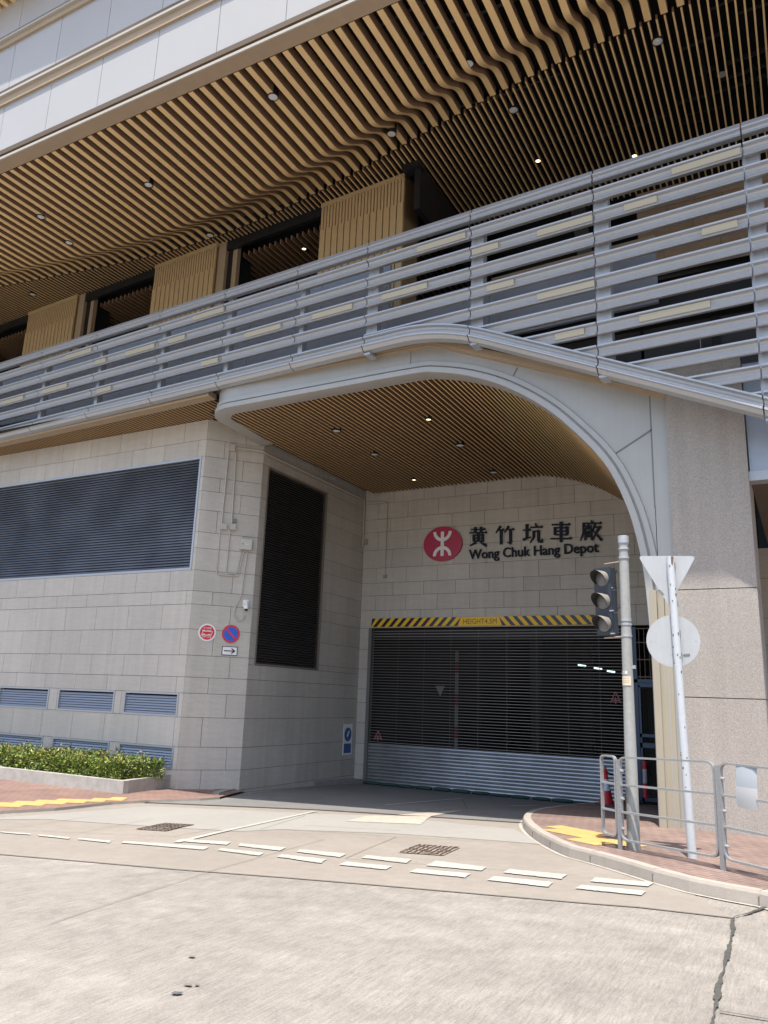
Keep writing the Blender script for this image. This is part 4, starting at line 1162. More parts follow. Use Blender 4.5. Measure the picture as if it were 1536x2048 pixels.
def glyph(strokes, px0, px1, py0, py1):
    """serif Chinese character from strokes on a 100 x 100 grid, set into a pixel box on the wall plane"""
    o = P2(px0, py1); uu = (P2(px1, py1)-o)/100; vv = (P2(px0, py0)-o)/100
    mb = MB(); k = 0
    for s in strokes:
        k += 1; t = s[0]; y_off = Vector((0, -.03-.0006*k, 0))
        if t == 'H': _, x0, x1, y = s[:4]; th = s[4] if len(s) > 4 else 6.5; poly = [(x0, y-th/2), (x1-9, y-th/2), (x1, y-th/2), (x1-1, y+th/2+1), (x1-6, y+th/2+6), (x1-12, y+th/2), (x0, y+th/2)]
        elif t == 'V': _, x, y0, y1 = s[:4]; wd = s[4]*1.1 if len(s) > 4 else 13; poly = [(x-wd/2, y0), (x+wd/2, y0+2), (x+wd/2, y1-2), (x+wd/2+3, y1+1), (x-wd/2, y1+2)]
        else:
            _, x0, y0, x1, y1, w0, w1 = s; d = Vector((x1-x0, y1-y0)); d.normalize(); n = Vector((-d.y, d.x)); poly = [(x0+n.x*w0/2, y0+n.y*w0/2), (x0-n.x*w0/2, y0-n.y*w0/2), (x1-n.x*w1/2, y1-n.y*w1/2), (x1+n.x*w1/2, y1+n.y*w1/2)]
        mb.prism([o+uu*x+vv*y+y_off for x, y in poly], (0, .05, 0), NAVY)
    return mb.build('chinese_character', SG)
glyph([('H', 12, 90, 86), ('V', 35, 68, 97), ('V', 66, 68, 97), ('H', 3, 99, 69), ('V', 27, 24, 57), ('V', 75, 24, 57), ('H', 24, 80, 56), ('H', 24, 78, 40), ('V', 51, 26, 66), ('H', 24, 80, 25), ('D', 40, 20, 6, 0, 13, 4), ('D', 60, 20, 94, 1, 6, 16)], 938, 975, 1054, 1092)
glyph([('D', 30, 99, 4, 62, 12, 3), ('H', 18, 50, 78), ('V', 32, 2, 80, 12), ('D', 72, 99, 50, 64, 12, 3), ('H', 62, 100, 80), ('V', 80, 8, 80, 12), ('D', 82, 6, 62, 14, 10, 3)], 990, 1029, 1052, 1090)
glyph([('H', 2, 42, 66), ('V', 22, 24, 94, 12), ('D', 2, 18, 42, 32, 13, 3), ('D', 62, 100, 70, 84, 4, 13), ('H', 40, 100, 80), ('H', 52, 84, 60), ('V', 56, 32, 60, 11), ('D', 57, 34, 38, 2, 11, 3), ('V', 79, 10, 60, 12), ('H', 76, 100, 8, 9), ('D', 96, 8, 98, 24, 8, 3)], 1045, 1086, 1047, 1087)
glyph([('H', 6, 94, 86), ('V', 22, 36, 72), ('V', 78, 36, 72), ('H', 18, 82, 71), ('H', 20, 80, 54), ('H', 20, 80, 37), ('H', 0, 100, 18), ('V', 50, 0, 98, 12)], 1101, 1144, 1044, 1085)
glyph([('D', 50, 100, 58, 88, 4, 12), ('H', 12, 100, 85), ('V', 16, 36, 85, 9), ('D', 16, 38, 1, 0, 10, 3), ('V', 39, 58, 78, 8), ('D', 25, 76, 31, 62, 4, 8), ('D', 54, 76, 46, 62, 4, 8), ('H', 24, 56, 58), ('V', 25, 2, 58, 8), ('V', 53, 4, 58, 8), ('V', 34, 20, 44, 6), ('V', 45, 20, 44, 6), ('H', 33, 48, 43), ('H', 33, 47, 21), ('D', 70, 82, 58, 48, 9, 3), ('H', 64, 98, 66), ('D', 88, 64, 56, 2, 12, 3), ('D', 62, 48, 99, 3, 5, 15)], 1160, 1204, 1041, 1082)
mb = MB()
o = P2(938, 1118.5); e = P2(1197.5, 1108.5); hh = (P2(938, 1096.5)-o).length
uxv = Vector((1, 0, 0)); 
vs, fs = text_geo('Wong Chuk Hang Depot', 1, .012)
x0 = min(v.x for v in vs); x1 = max(v.x for v in vs); cap = .73
ux_ = (e-o)/(x1-x0); zs_ = Vector((0, 0, hh/1.0))
zs_ = Vector((0, 0, (P2(938, 1099).z-o.z)/.729))
P = [o+Vector((ux_.x, 0, 0))*(v.x-x0)+zs_*v.y+Vector((0, -.03, 0)) for v in vs]
for k_, dx_ in enumerate((0, .012)): mb.add([p+Vector((dx_, -.001*k_, 0)) for p in P], fs, NAVY)
mb.add([p+Vector((.01, .03, 0)) for p in P], fs, NAVY)
mb.build('english_lettering', SG)

# height board
h0 = P2(745, 1238); hx0, hx1 = -11.87, -4.85; hz0, hz1 = 3.775, 4.03
HB = thing('height_board', ((hx0+hx1)/2, SGY, hz0), 'yellow and black striped height limit board over the shutter', 'board')
mb = MB(); mb.box((hx0, SGY-.04, hz0), (hx1, SGY+.01, hz1), YELLOW); bd = mb.build('board', HB)
mb = MB(); tw0, tw1 = P2(925, 1246).x, P2(997, 1246).x; H_ = hz1-hz0; st = .135
def stripe(xa, sgn, lo, hi):
    q = [(xa, hz0), (xa+st*.95, hz0), (xa+st*.95+sgn*H_*.9, hz1), (xa+sgn*H_*.9, hz1)]
    if min(p[0] for p in q) < lo or max(p[0] for p in q) > hi: 
        q = [(min(max(px_, lo), hi), z) for px_, z in q]
    if abs(q[0][0]-q[1][0])+abs(q[2][0]-q[3][0]) < .02: return
    mb.prism([Vector((x, SGY-.0425, z)) for x, z in q], (0, -.0015, 0), mat('stripe black', (.015, .02, .032), .3))
x = hx0-.2
while x < tw0: stripe(x, 1, hx0, tw0-.03); x += st*2
x = tw1+.12
while x < hx1+.4: stripe(x, -1, tw1+.03, hx1); x += st*2
mb.build('hazard_stripes', bd)
mb = MB(); put_text(mb, 'HEIGHT4.5M', (tw0+.04, SGY-.044, hz0+.055), (1, 0, 0), (0, 0, 1), tw1-tw0-.08, mat('board lettering', (.09, .055, .01), .5), h=.145)
mb.build('lettering', bd)

# sandbags along the foot of the shutter
bag = None; xb = S0+.1
labs = 'flat dark green sandbag in the row along the foot of the roller shutter'
for i in range(13):
    L_ = .545; x = S0+.30+i*.565; z = gz(x, 20.95)+.006
    if bag is None:
        mb = MB(); rings = []
        for s, r in ((-.27, .3), (-.25, .75), (-.15, 1), (.05, 1.04), (.18, .95), (.25, .7), (.27, .3)):
            rings.append([Vector((x+s, 20.98+.11*r*math.cos(t), z+.045+.05*r*math.sin(t))) for t in [2*math.pi*k/10 for k in range(10)]])
        mb.loft(rings, BAGM, True, True)
        bag = thing('sandbag', (x, 20.98, z), labs, 'sandbag', 'sandbags along the shutter'); mb.build('bag', bag, True)
        src = bag.children[0]
    else:
        r = copy_tree(bag, (x, 20.98+random.uniform(-.03, .03), z), None, random.uniform(-.12, .12))
        r.scale = (random.uniform(.92, 1.04), 1, random.uniform(.75, 1.1))

# things seen through the grille
t = thing('warning_sign', onY(879, 1392, 26), 'faint white triangular sign behind the grille, point down', 'sign')
mb = MB(); a, b, c = onY(871, 1372, 26), onY(889, 1372, 26), onY(880, 1393, 26)
mb.prism([a, b, c], (0, .02, 0), mat('dim white', (.36, .34, .34), .6)); mb.build('plate', t)
t = thing('barrier_pole', onY(912, 1502, 27), 'upright red and white banded barrier pole behind the grille', 'barrier')
mb = MB(); p0 = onY(912, 1498, 27); p1 = onY(914, 1303, 27); nb = 9
for i in range(nb):
    a = p0.lerp(p1, i/nb); b = p0.lerp(p1, (i+1)/nb); mb.tube([a, b], .07, mat('dim red', (.30, .03, .03), .6) if i in (1, 4, 7) else mat('pole grey', (.24, .23, .23), .6), 8)
mb.build('pole', t); mb = MB(); mb.box((p0.x-.5, p0.y-.2, -.84), (p0.x+.5, p0.y+.2, -.45), mat('brown base', (.10, .055, .02), .6)); mb.build('base', t)
for (px, py), lab in (((1164, 1331), 'cool white ceiling tube behind the grille, first of three'), ((1196, 1337), 'cool white ceiling tube behind the grille, middle of three'), ((1222, 1343), 'cool white ceiling tube behind the grille, nearest the grey pole')):
    p = onY(px, py, 30); mb = MB(); mb.tube([p+Vector((-.11, -.12, .015)), p+Vector((.11, .12, -.015))], .032, TUBE, 8)
    o = mb.build('tube_light', None); tag(o, lab, 'light', 'tube lights inside the depot')
# pink pictograms stuck on the grille
for (px, py), lab in (((756, 1472), 'pink triangular pictogram on the shutter grille, lower left corner'), ((1231, 1396), 'red pictogram on the shutter grille beside the grey pole')):
    p = onY(px, py, SY-.02); mb = MB(); m_ = mat('pink marking', (.42, .17, .17), .6)
    for a, b in (((-.13, -.12), (0, .16)), ((0, .16), (.14, -.12)), ((-.08, -.06), (.1, -.06)), ((0, -.15), (0, .02))):
        A = p+Vector((a[0], 0, a[1])); Bq = p+Vector((b[0], 0, b[1])); mb.tube([A, Bq], .014, m_, 5)
    tag(mb.build('pictogram', None), lab, 'marking')

# blue notice on the recess side wall
t = thing('notice_plate', (XB+.01, 20.75, 0), 'white notice with blue round symbol low on the recess wall beside the shutter', 'sign')
mb = MB(); mb.box((XB+.002, 20.47, -.02), (XB+.012, 20.98, .86), WHITE); mb.build('plate', t)
mb = MB(); mb.disc((XB+.0125, 20.725, .56), (1, 0, 0), (0, 1, 0), .20, BLUED, th=.003); mb.box((XB+.0125, 20.52, .03), (XB+.0155, 20.93, .30), BLUED)
mb.obox((XB+.0165, 20.73, .58), (Vector((.001, 0, 0)), Vector((0, .05, .08)), Vector((0, .03, -.02))), WHITE); mb.build('symbol', t)

# ================================================================ chamfer wall fittings
CU = CHV.normalized(); CN = Vector((CU.y, -CU.x, 0))
def ch(px, py, out=0.0): return onP(px, py, Vector((XA, YF, 0))+CN*out, CN)
def plate_axes(): return CN, CU
# signs
c = ch(414, 1265)
t = thing('road_sign', c, 'round red keep clear sign with vehicle outline and white rim on the chamfered wall', 'sign')
mb = MB(); mb.disc(c+CN*.01, CN, CU, .215, WHITE, th=.01); mb.disc(c+CN*.0205, CN, CU, .178, REDSIGN, th=.002); mb.build('plate', t)
mb = MB(); q = c+CN*.0235
def ln(pts, r=.006):
    for a, b in zip(pts, pts[1:]):
        A = q+CU*a[0]+Zv*a[1]; Bq = q+CU*b[0]+Zv*b[1]; d = (Bq-A); n = d.cross(CN).normalized()*r
        mb.add([A-n, Bq-n, Bq+n, A+n], [(0, 1, 2, 3)], WHITE)
ln([(-.13, -.05), (-.10, .03), (.13, .025), (.11, -.03), (.09, -.06), (-.13, -.06), (-.13, -.05)]); ln([(-.12, .045), (-.05, .05)], .009); ln([(-.02, .05), (.10, .045)], .005); ln([(-.15, -.075), (.13, -.075)], .003)
ln([(-.11, -.055), (-.08, -.035), (-.05, -.055)]); ln([(.03, -.055), (.06, -.035), (.085, -.055)])
mb.build('vehicle_outline', t)
mb = MB()
put_text(mb, '不可阻塞', q+CU*-.10+Zv*.085, CU, Zv, .20, WHITE, h=.045, out=.0); put_text(mb, 'KEEP CLEAR', q+CU*-.11+Zv*-.125, CU, Zv, .22, WHITE, h=.034)
mb.build('lettering', t)
c = ch(461.5, 1268)
t = thing('road_sign', c, 'round blue no-waiting sign with red rim and slash on the chamfered wall', 'sign')
mb = MB(); mb.disc(c+CN*.01, CN, CU, .222, REDSIGN, th=.01); mb.disc(c+CN*.0205, CN, CU, .176, BLUE, th=.002)
d1 = (CU*-.13+Zv*.13); mb.obox(c+CN*.0235, (d1, (CU*.7+Zv*.7)*.024, CN*.001), REDSIGN); mb.build('plate', t)
c = ch(459, 1302)
t = thing('arrow_plate', c, 'small white plate with black right arrow under the blue sign', 'sign')
mb = MB(); mb.obox(c+CN*.012, (CU*.192, Zv*.108, CN*.008), BLACKP); mb.obox(c+CN*.0205, (CU*.176, Zv*.093, CN*.002), WHITE); mb.build('plate', t)
mb = MB(); q = c+CN*.0235
mb.obox(q+CU*-.02, (CU*.12, Zv*.013, CN*.0008), BLACKP)
for sgn in (1, -1): mb.obox(q+CU*.085+Zv*(.028*sgn), ((CU*.045-Zv*.034*sgn), (CU*.6+Zv*.8*sgn)*.014, CN*.0007), BLACKP)
mb.build('arrow', t)
# conduits and boxes
def rounded(pts, r=.08, n=5):
    P = [Vector(p) for p in pts]; out = [P[0]]
    for a, b, c in zip(P, P[1:], P[2:]):
        d1 = (a-b); d2 = (c-b); rr = min(r, d1.length*.45, d2.length*.45); p1 = b+d1.normalized()*rr; p2 = b+d2.normalized()*rr
        for k in range(n+1):
            t = k/n; out.append(p1*(1-t)**2+b*2*t*(1-t)+p2*t*t)
    out.append(P[-1]); return out
O = .03
def cond(px, name, label, r=.018, extra=None):
    pts = [ch(*p, O) for p in px] + (extra or [])
    mb = MB(); mb.tube(rounded(pts), r, BOXM, 8); return tag(mb.build(name, None, True), label, 'conduit')
cond([(457, 904), (443, 1048)], 'conduit', 'vertical beige conduit dropping to the left junction box on the chamfered wall', .022)
cond([(472, 904), (463, 1048)], 'conduit', 'vertical beige conduit dropping to the right junction box on the chamfered wall', .022)
cond([(440, 1060), (433, 1149), (476, 1153), (488, 1103)], 'conduit', 'outer beige U-shaped conduit below the junction boxes', .014)
cond([(460, 1062), (452, 1146), (474, 1148), (482, 1103)], 'conduit', 'inner beige U-shaped conduit below the junction boxes', .014)
cond([(495, 1104), (488, 1150), (483, 1190), (470, 1215), (467, 1232), (477, 1242), (486, 1240), (489, 1229)], 'conduit', 'looped white cable running down to the wall camera', .014)
wp = [onX(532, 905, XB+.03), onX(600, 945, XB+.03), onX(722, 1000, XB+.03)]
cond([(473, 895), (528, 903)], 'conduit', 'upper beige conduit turning the corner along the recess wall top', .025, [Vector((XB+.03, YB2+.1, wp[0].z-.02)), Vector((XB+.03, 21.1, wp[0].z-.02)), Vector((XB+.03, 21.1, 6.3))])
cond([(474, 902), (528, 909)], 'conduit', 'lower beige conduit turning the corner along the recess wall top', .012, [Vector((XB+.02, YB2+.1, wp[0].z-.12)), Vector((XB+.02, 21.0, wp[0].z-.12))])
def jbox(px, hw, hh, dep, label, m=BOXM, name='junction_box'):
    c = ch(*px); t = thing(name, c, label, 'junction box')
    mb = MB(); mb.obox(c+CN*(dep/2), (CU*hw, Zv*hh, CN*dep/2), m); mb.build('box', t)
    mb = MB(); mb.obox(c+CN*(dep+.004), (CU*(hw*.92), Zv*(hh*.92), CN*.004), m); mb.build('lid', t); return t, c, dep
jbox((464, 897), .07, .09, .09, 'beige junction box at the top of the conduits')
jbox((447, 1054), .075, .075, .08, 'square beige junction box, left of the pair')
jbox((465, 1055), .075, .075, .08, 'square beige junction box, right of the pair')
t, c, dep = jbox((491, 1090), .145, .135, .12, 'large cream control box on the chamfered wall', BOXG, 'control_box')
mb = MB(); mb.obox(c+CN*(dep+.011)+CU*-.09, (CU*.013, Zv*.013, CN*.004), BLACKP); mb.obox(c+CN*(dep+.011)+CU*.0, (CU*.05, Zv*.006, CN*.003), WHITE); mb.build('latch', t)
c = ch(470, 1042); mb = MB(); mb.obox(c+CN*.03, (CU*.04, Zv*.04, CN*.03), mat('old fitting', (.22, .22, .19), .7)); tag(mb.build('wall_socket', None), 'small dark fitting just above the right junction box', 'fitting')
c = ch(491, 1207)
t = thing('security_camera', c, 'white dome security camera hanging from a wall bracket above the signs', 'camera')
mb = MB(); mb.obox(c+CN*.02, (CU*.065, Zv*.09, CN*.02), WHITE); mb.build('bracket', t)
mb = MB(); mb.tube(rounded([c+CN*.04+Zv*.03, c+CN*.14+Zv*.03, c+CN*.14+Zv*-.05], .04), .022, WHITE, 10); mb.build('arm', t, True)
mb = MB(); k = c+CN*.14+Zv*-.05; mb.lathe(k, (0, 0, -1), [(0, .03), (.01, .06), (.09, .066), (.10, .058)], WHITE, 18); mb.build('body', t, True)
mb = MB(); mb.lathe(k+Zv*-.10, (0, 0, -1), [(0, .052), (.03, .045), (.05, .026), (.056, .0)], mat('smoked dome', (.03, .025, .022), .15), 18, caps=False); mb.build('dome', t, True)
# back-wall conduit
def bw(px, py): return onY(px, py, 21.17)
mb = MB(); mb.tube(rounded([bw(733, 1002), bw(776, 1003), bw(770, 1150)], .08), .009, mat('stone-coloured pipe', (.33, .29, .25), .6), 6)
tag(mb.build('conduit', None), 'thin stone coloured conduit on the back wall left of the emblem', 'conduit')
for px, s_, lab in (((770, 1153), .05, 'small square box at the foot of the thin back wall conduit'), ((731, 1084), .08, 'square box in the inner corner of the recess walls')):
    p = bw(*px); t = thing('junction_box', p, lab, 'junction box'); mb = MB(); mb.box((p.x-s_, p.y-.05, p.z-s_), (p.x+s_, p.y+.02, p.z+s_), mat('stone-coloured pipe', (.33, .29, .25), .6)); mb.build('box', t)
    mb = MB(); mb.box((p.x-s_*.85, p.y-.058, p.z-s_*.85), (p.x+s_*.85, p.y-.0502, p.z+s_*.85), MATS['stone-coloured pipe']); mb.build('lid', t)

# ================================================================ planter and hedge
pf = [grd(0, 1569, LP), grd(245, 1589, LP)]
PY0 = 11.3; 
c1 = grd(245, 1588, LP); c2 = grd(345, 1576, LP)
pz = c1.z; ph = .26
t = thing('planter', (c1.x, c1.y, pz), 'long low concrete planter kerb in front of the left facade', 'planter')
mb = MB(); py0 = c1.y; px1 = c1.x; FXl = -30
mb.box((FXl, py0, pz-.3), (px1, py0+.16, pz+ph), PLANT)
a = Vector((px1, py0, 0)); b = Vector((c2.x, c2.y, 0)); dirv = (b-a).normalized(); nn = Vector((-dirv.y, dirv.x, 0))*.16
q = [a+Vector((-.16, .161, 0)), a+Vector((-.0, .0005, 0)), b, b+nn+Vector((-.0, 0, 0))]
q = [a+dirv*.0, b, b+nn, a+nn]
mb.prism([(p.x, p.y, pz-.3) for p in q], (0, 0, .3+ph+.003), PLANT)
mb.build('kerb_wall', t)
mb = MB(); mb.add([(FXl, py0+.15, pz+ph-.07), (px1+nn.x, py0+.15, pz+ph-.07), ((b+nn).x, 14.55, pz+ph-.07), (FXl, 14.55, pz+ph-.07)], [(0, 1, 2, 3)], SOIL); mb.build('soil', t)
def leaf(mb, p, rnd, L_, m, upbias=.3):
    d = Vector((rnd.gauss(0, 1), rnd.gauss(0, 1), rnd.gauss(upbias, .8))).normalized()
    s = d.cross(Vector((rnd.gauss(0, 1), rnd.gauss(0, 1), rnd.gauss(0, 1)))).normalized(); n = d.cross(s)
    w_ = L_*rnd.uniform(.34, .5)
    mb.add([p, p+d*L_*.45+s*w_*.5+n*L_*.05, p+d*L_, p+d*L_*.45-s*w_*.5+n*L_*.05], [(0, 1, 2, 3)], m)
hedge_t = thing('hedge', (c1.x-3, py0+.6, pz+ph), 'clipped yellow-green hedge filling the planter by the left facade', 'hedge')
mb = MB(); rnd = random.Random(12); hx1 = px1-.30
def htop(x, y): return .44+.035*math.sin(x*2.3)+.03*math.sin(x*5.1+y*3)+rnd.uniform(-.06, .045)
hy0, hy1 = py0+.14, py0+1.35
zb0 = pz+ph-.06
for i in range(13000):
    r = rnd.random()
    x = hx1-min(11.5, abs(rnd.gauss(0, 1))*5.2) if r < .75 else rnd.uniform(hx1-13, hx1)
    k = rnd.random()
    end = max(0, 1-(hx1-x)/.35)
    if k < .5: y = hy0+abs(rnd.gauss(0, .07)); z = zb0+rnd.random()**.8*htop(x, y)
    elif k < .9: y = rnd.uniform(hy0, hy1); z = zb0+htop(x, y)-abs(rnd.gauss(0, .05))
    else: x = hx1-abs(rnd.gauss(0, .09)); y = rnd.uniform(hy0, hy1); z = zb0+rnd.random()*htop(x, y)
    x += (y-hy0)*.15 if x > hx1-.6 else 0
    top = (z-zb0) > .40
    leaf(mb, Vector((x, y, z)), rnd, rnd.uniform(.055, .105), LEAFR if (top and rnd.random() < .22) else LEAF, .45)
for i in range(150):      # stray shoots above the clipped top
    x = hx1-rnd.random()**1.3*9; y = rnd.uniform(hy0-.02, hy1); z = zb0+.42
    for k in range(rnd.randint(3, 6)): leaf(mb, Vector((x+rnd.gauss(0, .02), y+rnd.gauss(0, .02), z+.035*k)), rnd, rnd.uniform(.05, .09), LEAFR if rnd.random() < .4 else LEAF, .9)
mb.build('leaves', hedge_t)
mb = MB(); TW = mat('hedge twigs', (.06, .04, .025), .9)
for i in range(420):
    x = hx1-rnd.random()**1.4*10; y = rnd.uniform(hy0+.05, hy1); p = Vector((x, y, zb0-.02)); d = Vector((rnd.gauss(0, .12), rnd.gauss(0, .12), rnd.uniform(.2, .36)))
    mb.tube([p, p+d*.5+Vector((rnd.gauss(0, .02), rnd.gauss(0, .02), 0)), p+d], [.008, .006, .004], TW, 4, False)
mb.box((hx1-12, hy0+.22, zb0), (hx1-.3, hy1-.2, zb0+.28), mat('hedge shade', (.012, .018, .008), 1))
mb.build('branches', hedge_t)
# shrub behind the column
c = onY(1534, 1395, 16.9)
t = thing('shrub', (c.x+.3, 16.9, 1.42), 'bright green leafy shrub on the pale ledge behind the column', 'shrub')
mb = MB(); rnd = random.Random(5)
for i in range(900):
    p = Vector((c.x+.12+rnd.gauss(0, .26), 16.9+rnd.gauss(0, .15), 1.5+rnd.random()*.62)); leaf(mb, p, rnd, rnd.uniform(.09, .17), LEAFD, .5)
mb.build('leaves', t)
mb = MB()
for i in range(9):
    p = Vector((c.x+.35+rnd.gauss(0, .15), 16.9+rnd.gauss(0, .05), 1.4)); mb.tube([p, p+Vector((rnd.gauss(0, .1), 0, .6))], [.015, .006], TW, 5)
mb.build('stems', t)

# ================================================================ traffic light
pb = grd(1268, 1699, KH); PB = Vector((pb.x, pb.y, gz(pb.x, pb.y)+KH))
TY = PB.y
tp_ = onY(1246, 1072, TY)
T = thing('traffic_light', PB, 'grey traffic light pole with three unlit hooded lenses beside the arch', 'traffic light')
mb = MB()
pole_top = Vector((tp_.x, TY, tp_.z))
mb.lathe(PB, pole_top-PB, [(-.05, .079), (.0, .079), (.9, .077), (1.9, .068), ((pole_top-PB).length-.02, .062)], POLEM, 20)
mb.build('pole', T, True)
mb = MB(); mb.lathe(pole_top, (0, 0, 1), [(-.11, .064), (-.10, .074), (-.01, .075), (.0, .06)], GALV, 20); mb.build('cap', T, True)
HN = Vector((-.39, -.92, -.06)).normalized(); HU = Vector((.92, -.39, 0)).normalized(); HZ = HU.cross(HN)*-1
if HZ.z < 0: HZ = -HZ
hc = (onY(1180, 1125, TY)+onY(1231, 1122, TY)+onY(1192, 1272, TY)+onY(1232, 1268, TY))/4
hc = onY(1208, 1197, TY)
mb = MB()
LS = [onY(1205, 1158, TY), onY(1207, 1203, TY), onY(1209, 1248, TY)]
for i, c in enumerate(LS):
    mb.obox(c+HN*-.07, (HU*.125, HZ*.142, HN*.06), TLBOX)
hd = mb.build('signal_head', T, False)
mb = MB(); c = (LS[0]+LS[2])/2; mb.obox(c+HN*-.01, (HU*.135, HZ*.455, HN*.008), TLBOX); mb.build('backing_plate', hd)
for i, c in enumerate(LS):
    mb = MB(); n = 20
    inner = []; rings = []
    for rr, mm in ((.108, TLVISO), (.103, TLVIS)):
        a_, b_ = [], []
        for k in range(n+1):
            tt = math.radians(-38)+math.radians(256)*k/n
            e = HU*math.cos(tt)*rr+HZ*math.sin(tt)*rr
            dl = .05+.135*max(0, (math.sin(tt)+.62)/1.62)
            a_.append(c+e); b_.append(c+e*1.02+HN*dl)
        mb.loft([a_, b_], mm, closed=False)
    mb.build('visor', T, True)
    mb = MB(); mb.lathe(c, HN, [(.0, .104), (.012, .103), (.022, .085), (.03, .05), (.032, .0)], LENS, 24, caps=False); mb.build('lens', T, True)
    mb = MB(); q = c+HU*.12-HZ*.13+HN*.0; mb.obox(q, (HU*.03, HZ*.008, HN*.012), GALV); mb.build('hinge', hd)
mb = MB()
for y_, k in ((1124, -1), (1272, -1), (1245, 0)):
    pa = onY(1206 if k else 1236, y_+4, TY); pp_ = Vector((PB.x+(pole_top.x-PB.x)*((pa.z-PB.z)/(pole_top.z-PB.z)), TY-.05, pa.z+.015))
    mb.tube([pa+HN*-.03, pp_], .010, mat('rusty bracket', (.36, .29, .24), .6, .4), 6)
mb.build('bracket', T)
mb = MB()
for y_ in (1098, 1116, 1241, 1249, 1272):
    pz_ = onY(1252, y_, TY).z; cx_ = PB.x+(pole_top.x-PB.x)*((pz_-PB.z)/(pole_top.z-PB.z))
    mb.lathe((cx_, TY, pz_), (0, 0, 1), [(-.012, .066), (-.012, .073), (.012, .073), (.012, .066)], GALV, 18)
mb.build('clamp_band', T, True)
mb = MB(); q = onY(1230, 1140, TY); mb.tube(rounded([q+Vector((.02, 0, 0)), q+Vector((-.01, 0, -.1)), q+Vector((.01, 0, -.3)), q+Vector((.0, 0, -.55)), q+Vector((.10, -.02, -.45))], .1), .008, BLACKP, 6); mb.build('cable', T)
pz_ = onY(1256, 1362, TY).z; cx_ = PB.x+(pole_top.x-PB.x)*((pz_-PB.z)/(pole_top.z-PB.z))
mb = MB()
for k in range(8):
    def at(kk): tt = math.radians(-150+ kk*12.5); return Vector((cx_+math.cos(tt)*.0745, TY+math.sin(tt)*.0745, 0))
    a, b = at(k), at(k+1); mb.quad(a+Zv*(pz_-.058), b+Zv*(pz_-.058), b+Zv*(pz_+.058), a+Zv*(pz_+.058), mat('cream label', (.62, .54, .40), .6))
mb.build('label', T)
mb = MB(); lm = mat('label print', (.40, .33, .22), .7)
for k, dz_ in enumerate((.03, .0, -.02)):
    a = at(1.2)*1; b = at(6.8)
    for j in range(5):
        p, q = at(1.3+j*1.1), at(1.3+j*1.1+.75); ctr = Vector((cx_, TY, 0))
        p = ctr+(p-ctr)*1.012; q = ctr+(q-ctr)*1.012
        mb.quad(p+Zv*(pz_+dz_-.005), q+Zv*(pz_+dz_-.005), q+Zv*(pz_+dz_+.005), p+Zv*(pz_+dz_+.005), lm)
mb.build('label_print', T)
mb = MB(); c_ = Vector((cx_, TY, pz_+.085)); vs, fs = text_geo('L/18', .06, .001)
P = []
for v in vs:
    tt = math.radians(-125)+(v.x-.05)/.0745; P.append(Vector((cx_+math.cos(tt)*.0752, TY+math.sin(tt)*.0752, c_.z+v.y)))
mb.add(P, fs, WHITE); mb.build('pole_number', T)
mb = MB(); q = onY(1264, 1333, TY); mb.box((cx_+.05, TY-.03, q.z-.03), (cx_+.105, TY+.01, q.z+.015), POLEM); mb.build('cable_entry', T)

# ================================================================ two signs seen from behind on one worn pole
sb = grd(1385, 1716, KH); SB = Vector((sb.x, sb.y, gz(sb.x, sb.y)+KH)); VY = SB.y
st_ = onY(1340, 1114, VY); ST = Vector((st_.x, VY, st_.z))
T2 = thing('sign_post', SB, 'worn white pole carrying a triangular and a round sign, both seen from behind', 'sign')
mb = MB(); mb.lathe(SB, ST-SB, [(-.05, .052), (.5, .050), ((ST-SB).length, .045)], SIGNPOLE, 18); 
rnd = random.Random(3); LL = (ST-SB).length
for k in range(26):
    h = rnd.uniform(.1, LL); tt = rnd.uniform(-2.6, -.5); c = SB.lerp(ST, h/LL)+Vector((math.cos(tt)*.0485, math.sin(tt)*.0485, 0)); s_ = rnd.uniform(.003, .009)
    nrm = Vector((math.cos(tt), math.sin(tt), 0)); tg = Vector((-nrm.y, nrm.x, 0)); mb.obox(c, (tg*s_, Zv*s_*rnd.uniform(.8, 2.2), nrm*.0015), RUST)
mb.build('pole', T2, True)
mb = MB(); c = ST+Vector((.022, -.03, -.05)); mb.obox(c, (Vector((.018, 0, 0)), Vector((0, .012, 0)), Vector((.004, 0, .05))), RUST); mb.build('rust_patch', T2)
mb = MB(); yp = VY+.055
def SPt(px, py): p = onY(px, py, yp); return p
tri = [SPt(1276, 1112), SPt(1392, 1112), SPt(1338, 1212)]
def round_poly(P, r, n=6):
    out = []
    for i in range(len(P)):
        a, b, c = P[i-1], P[i], P[(i+1)%len(P)]
        p1 = b+(a-b).normalized()*r; p2 = b+(c-b).normalized()*r
        for k in range(n+1):
            t = k/n; out.append(p1*(1-t)**2+b*2*t*(1-t)+p2*t*t)
    return out
mb.prism(round_poly(tri, .06), (0, .012, 0), SIGNBK); tp2 = mb.build('triangular_plate', T2)
cc = SPt(1346, 1282); rr_ = (SPt(1400, 1282)-SPt(1292, 1282)).length/2
mb = MB(); mb.disc(cc+Vector((0, .012, 0)), (0, -1, 0), (1, 0, 0), rr_, SIGNBK, th=.012, n=48); rp = mb.build('round_plate', T2)
mb = MB()
for y_ in (1130, 1208, 1265, 1310):
    z_ = onY(1340, y_, VY).z; c = SB.lerp(ST, (z_-SB.z)/(ST.z-SB.z))
    mb.box((c.x-.05, c.y+.0, z_-.03), (c.x+.05, yp-.002, z_+.03), mat('bracket grey', (.20, .22, .24), .5, .4))
mb.build('clip', T2)
mb = MB()
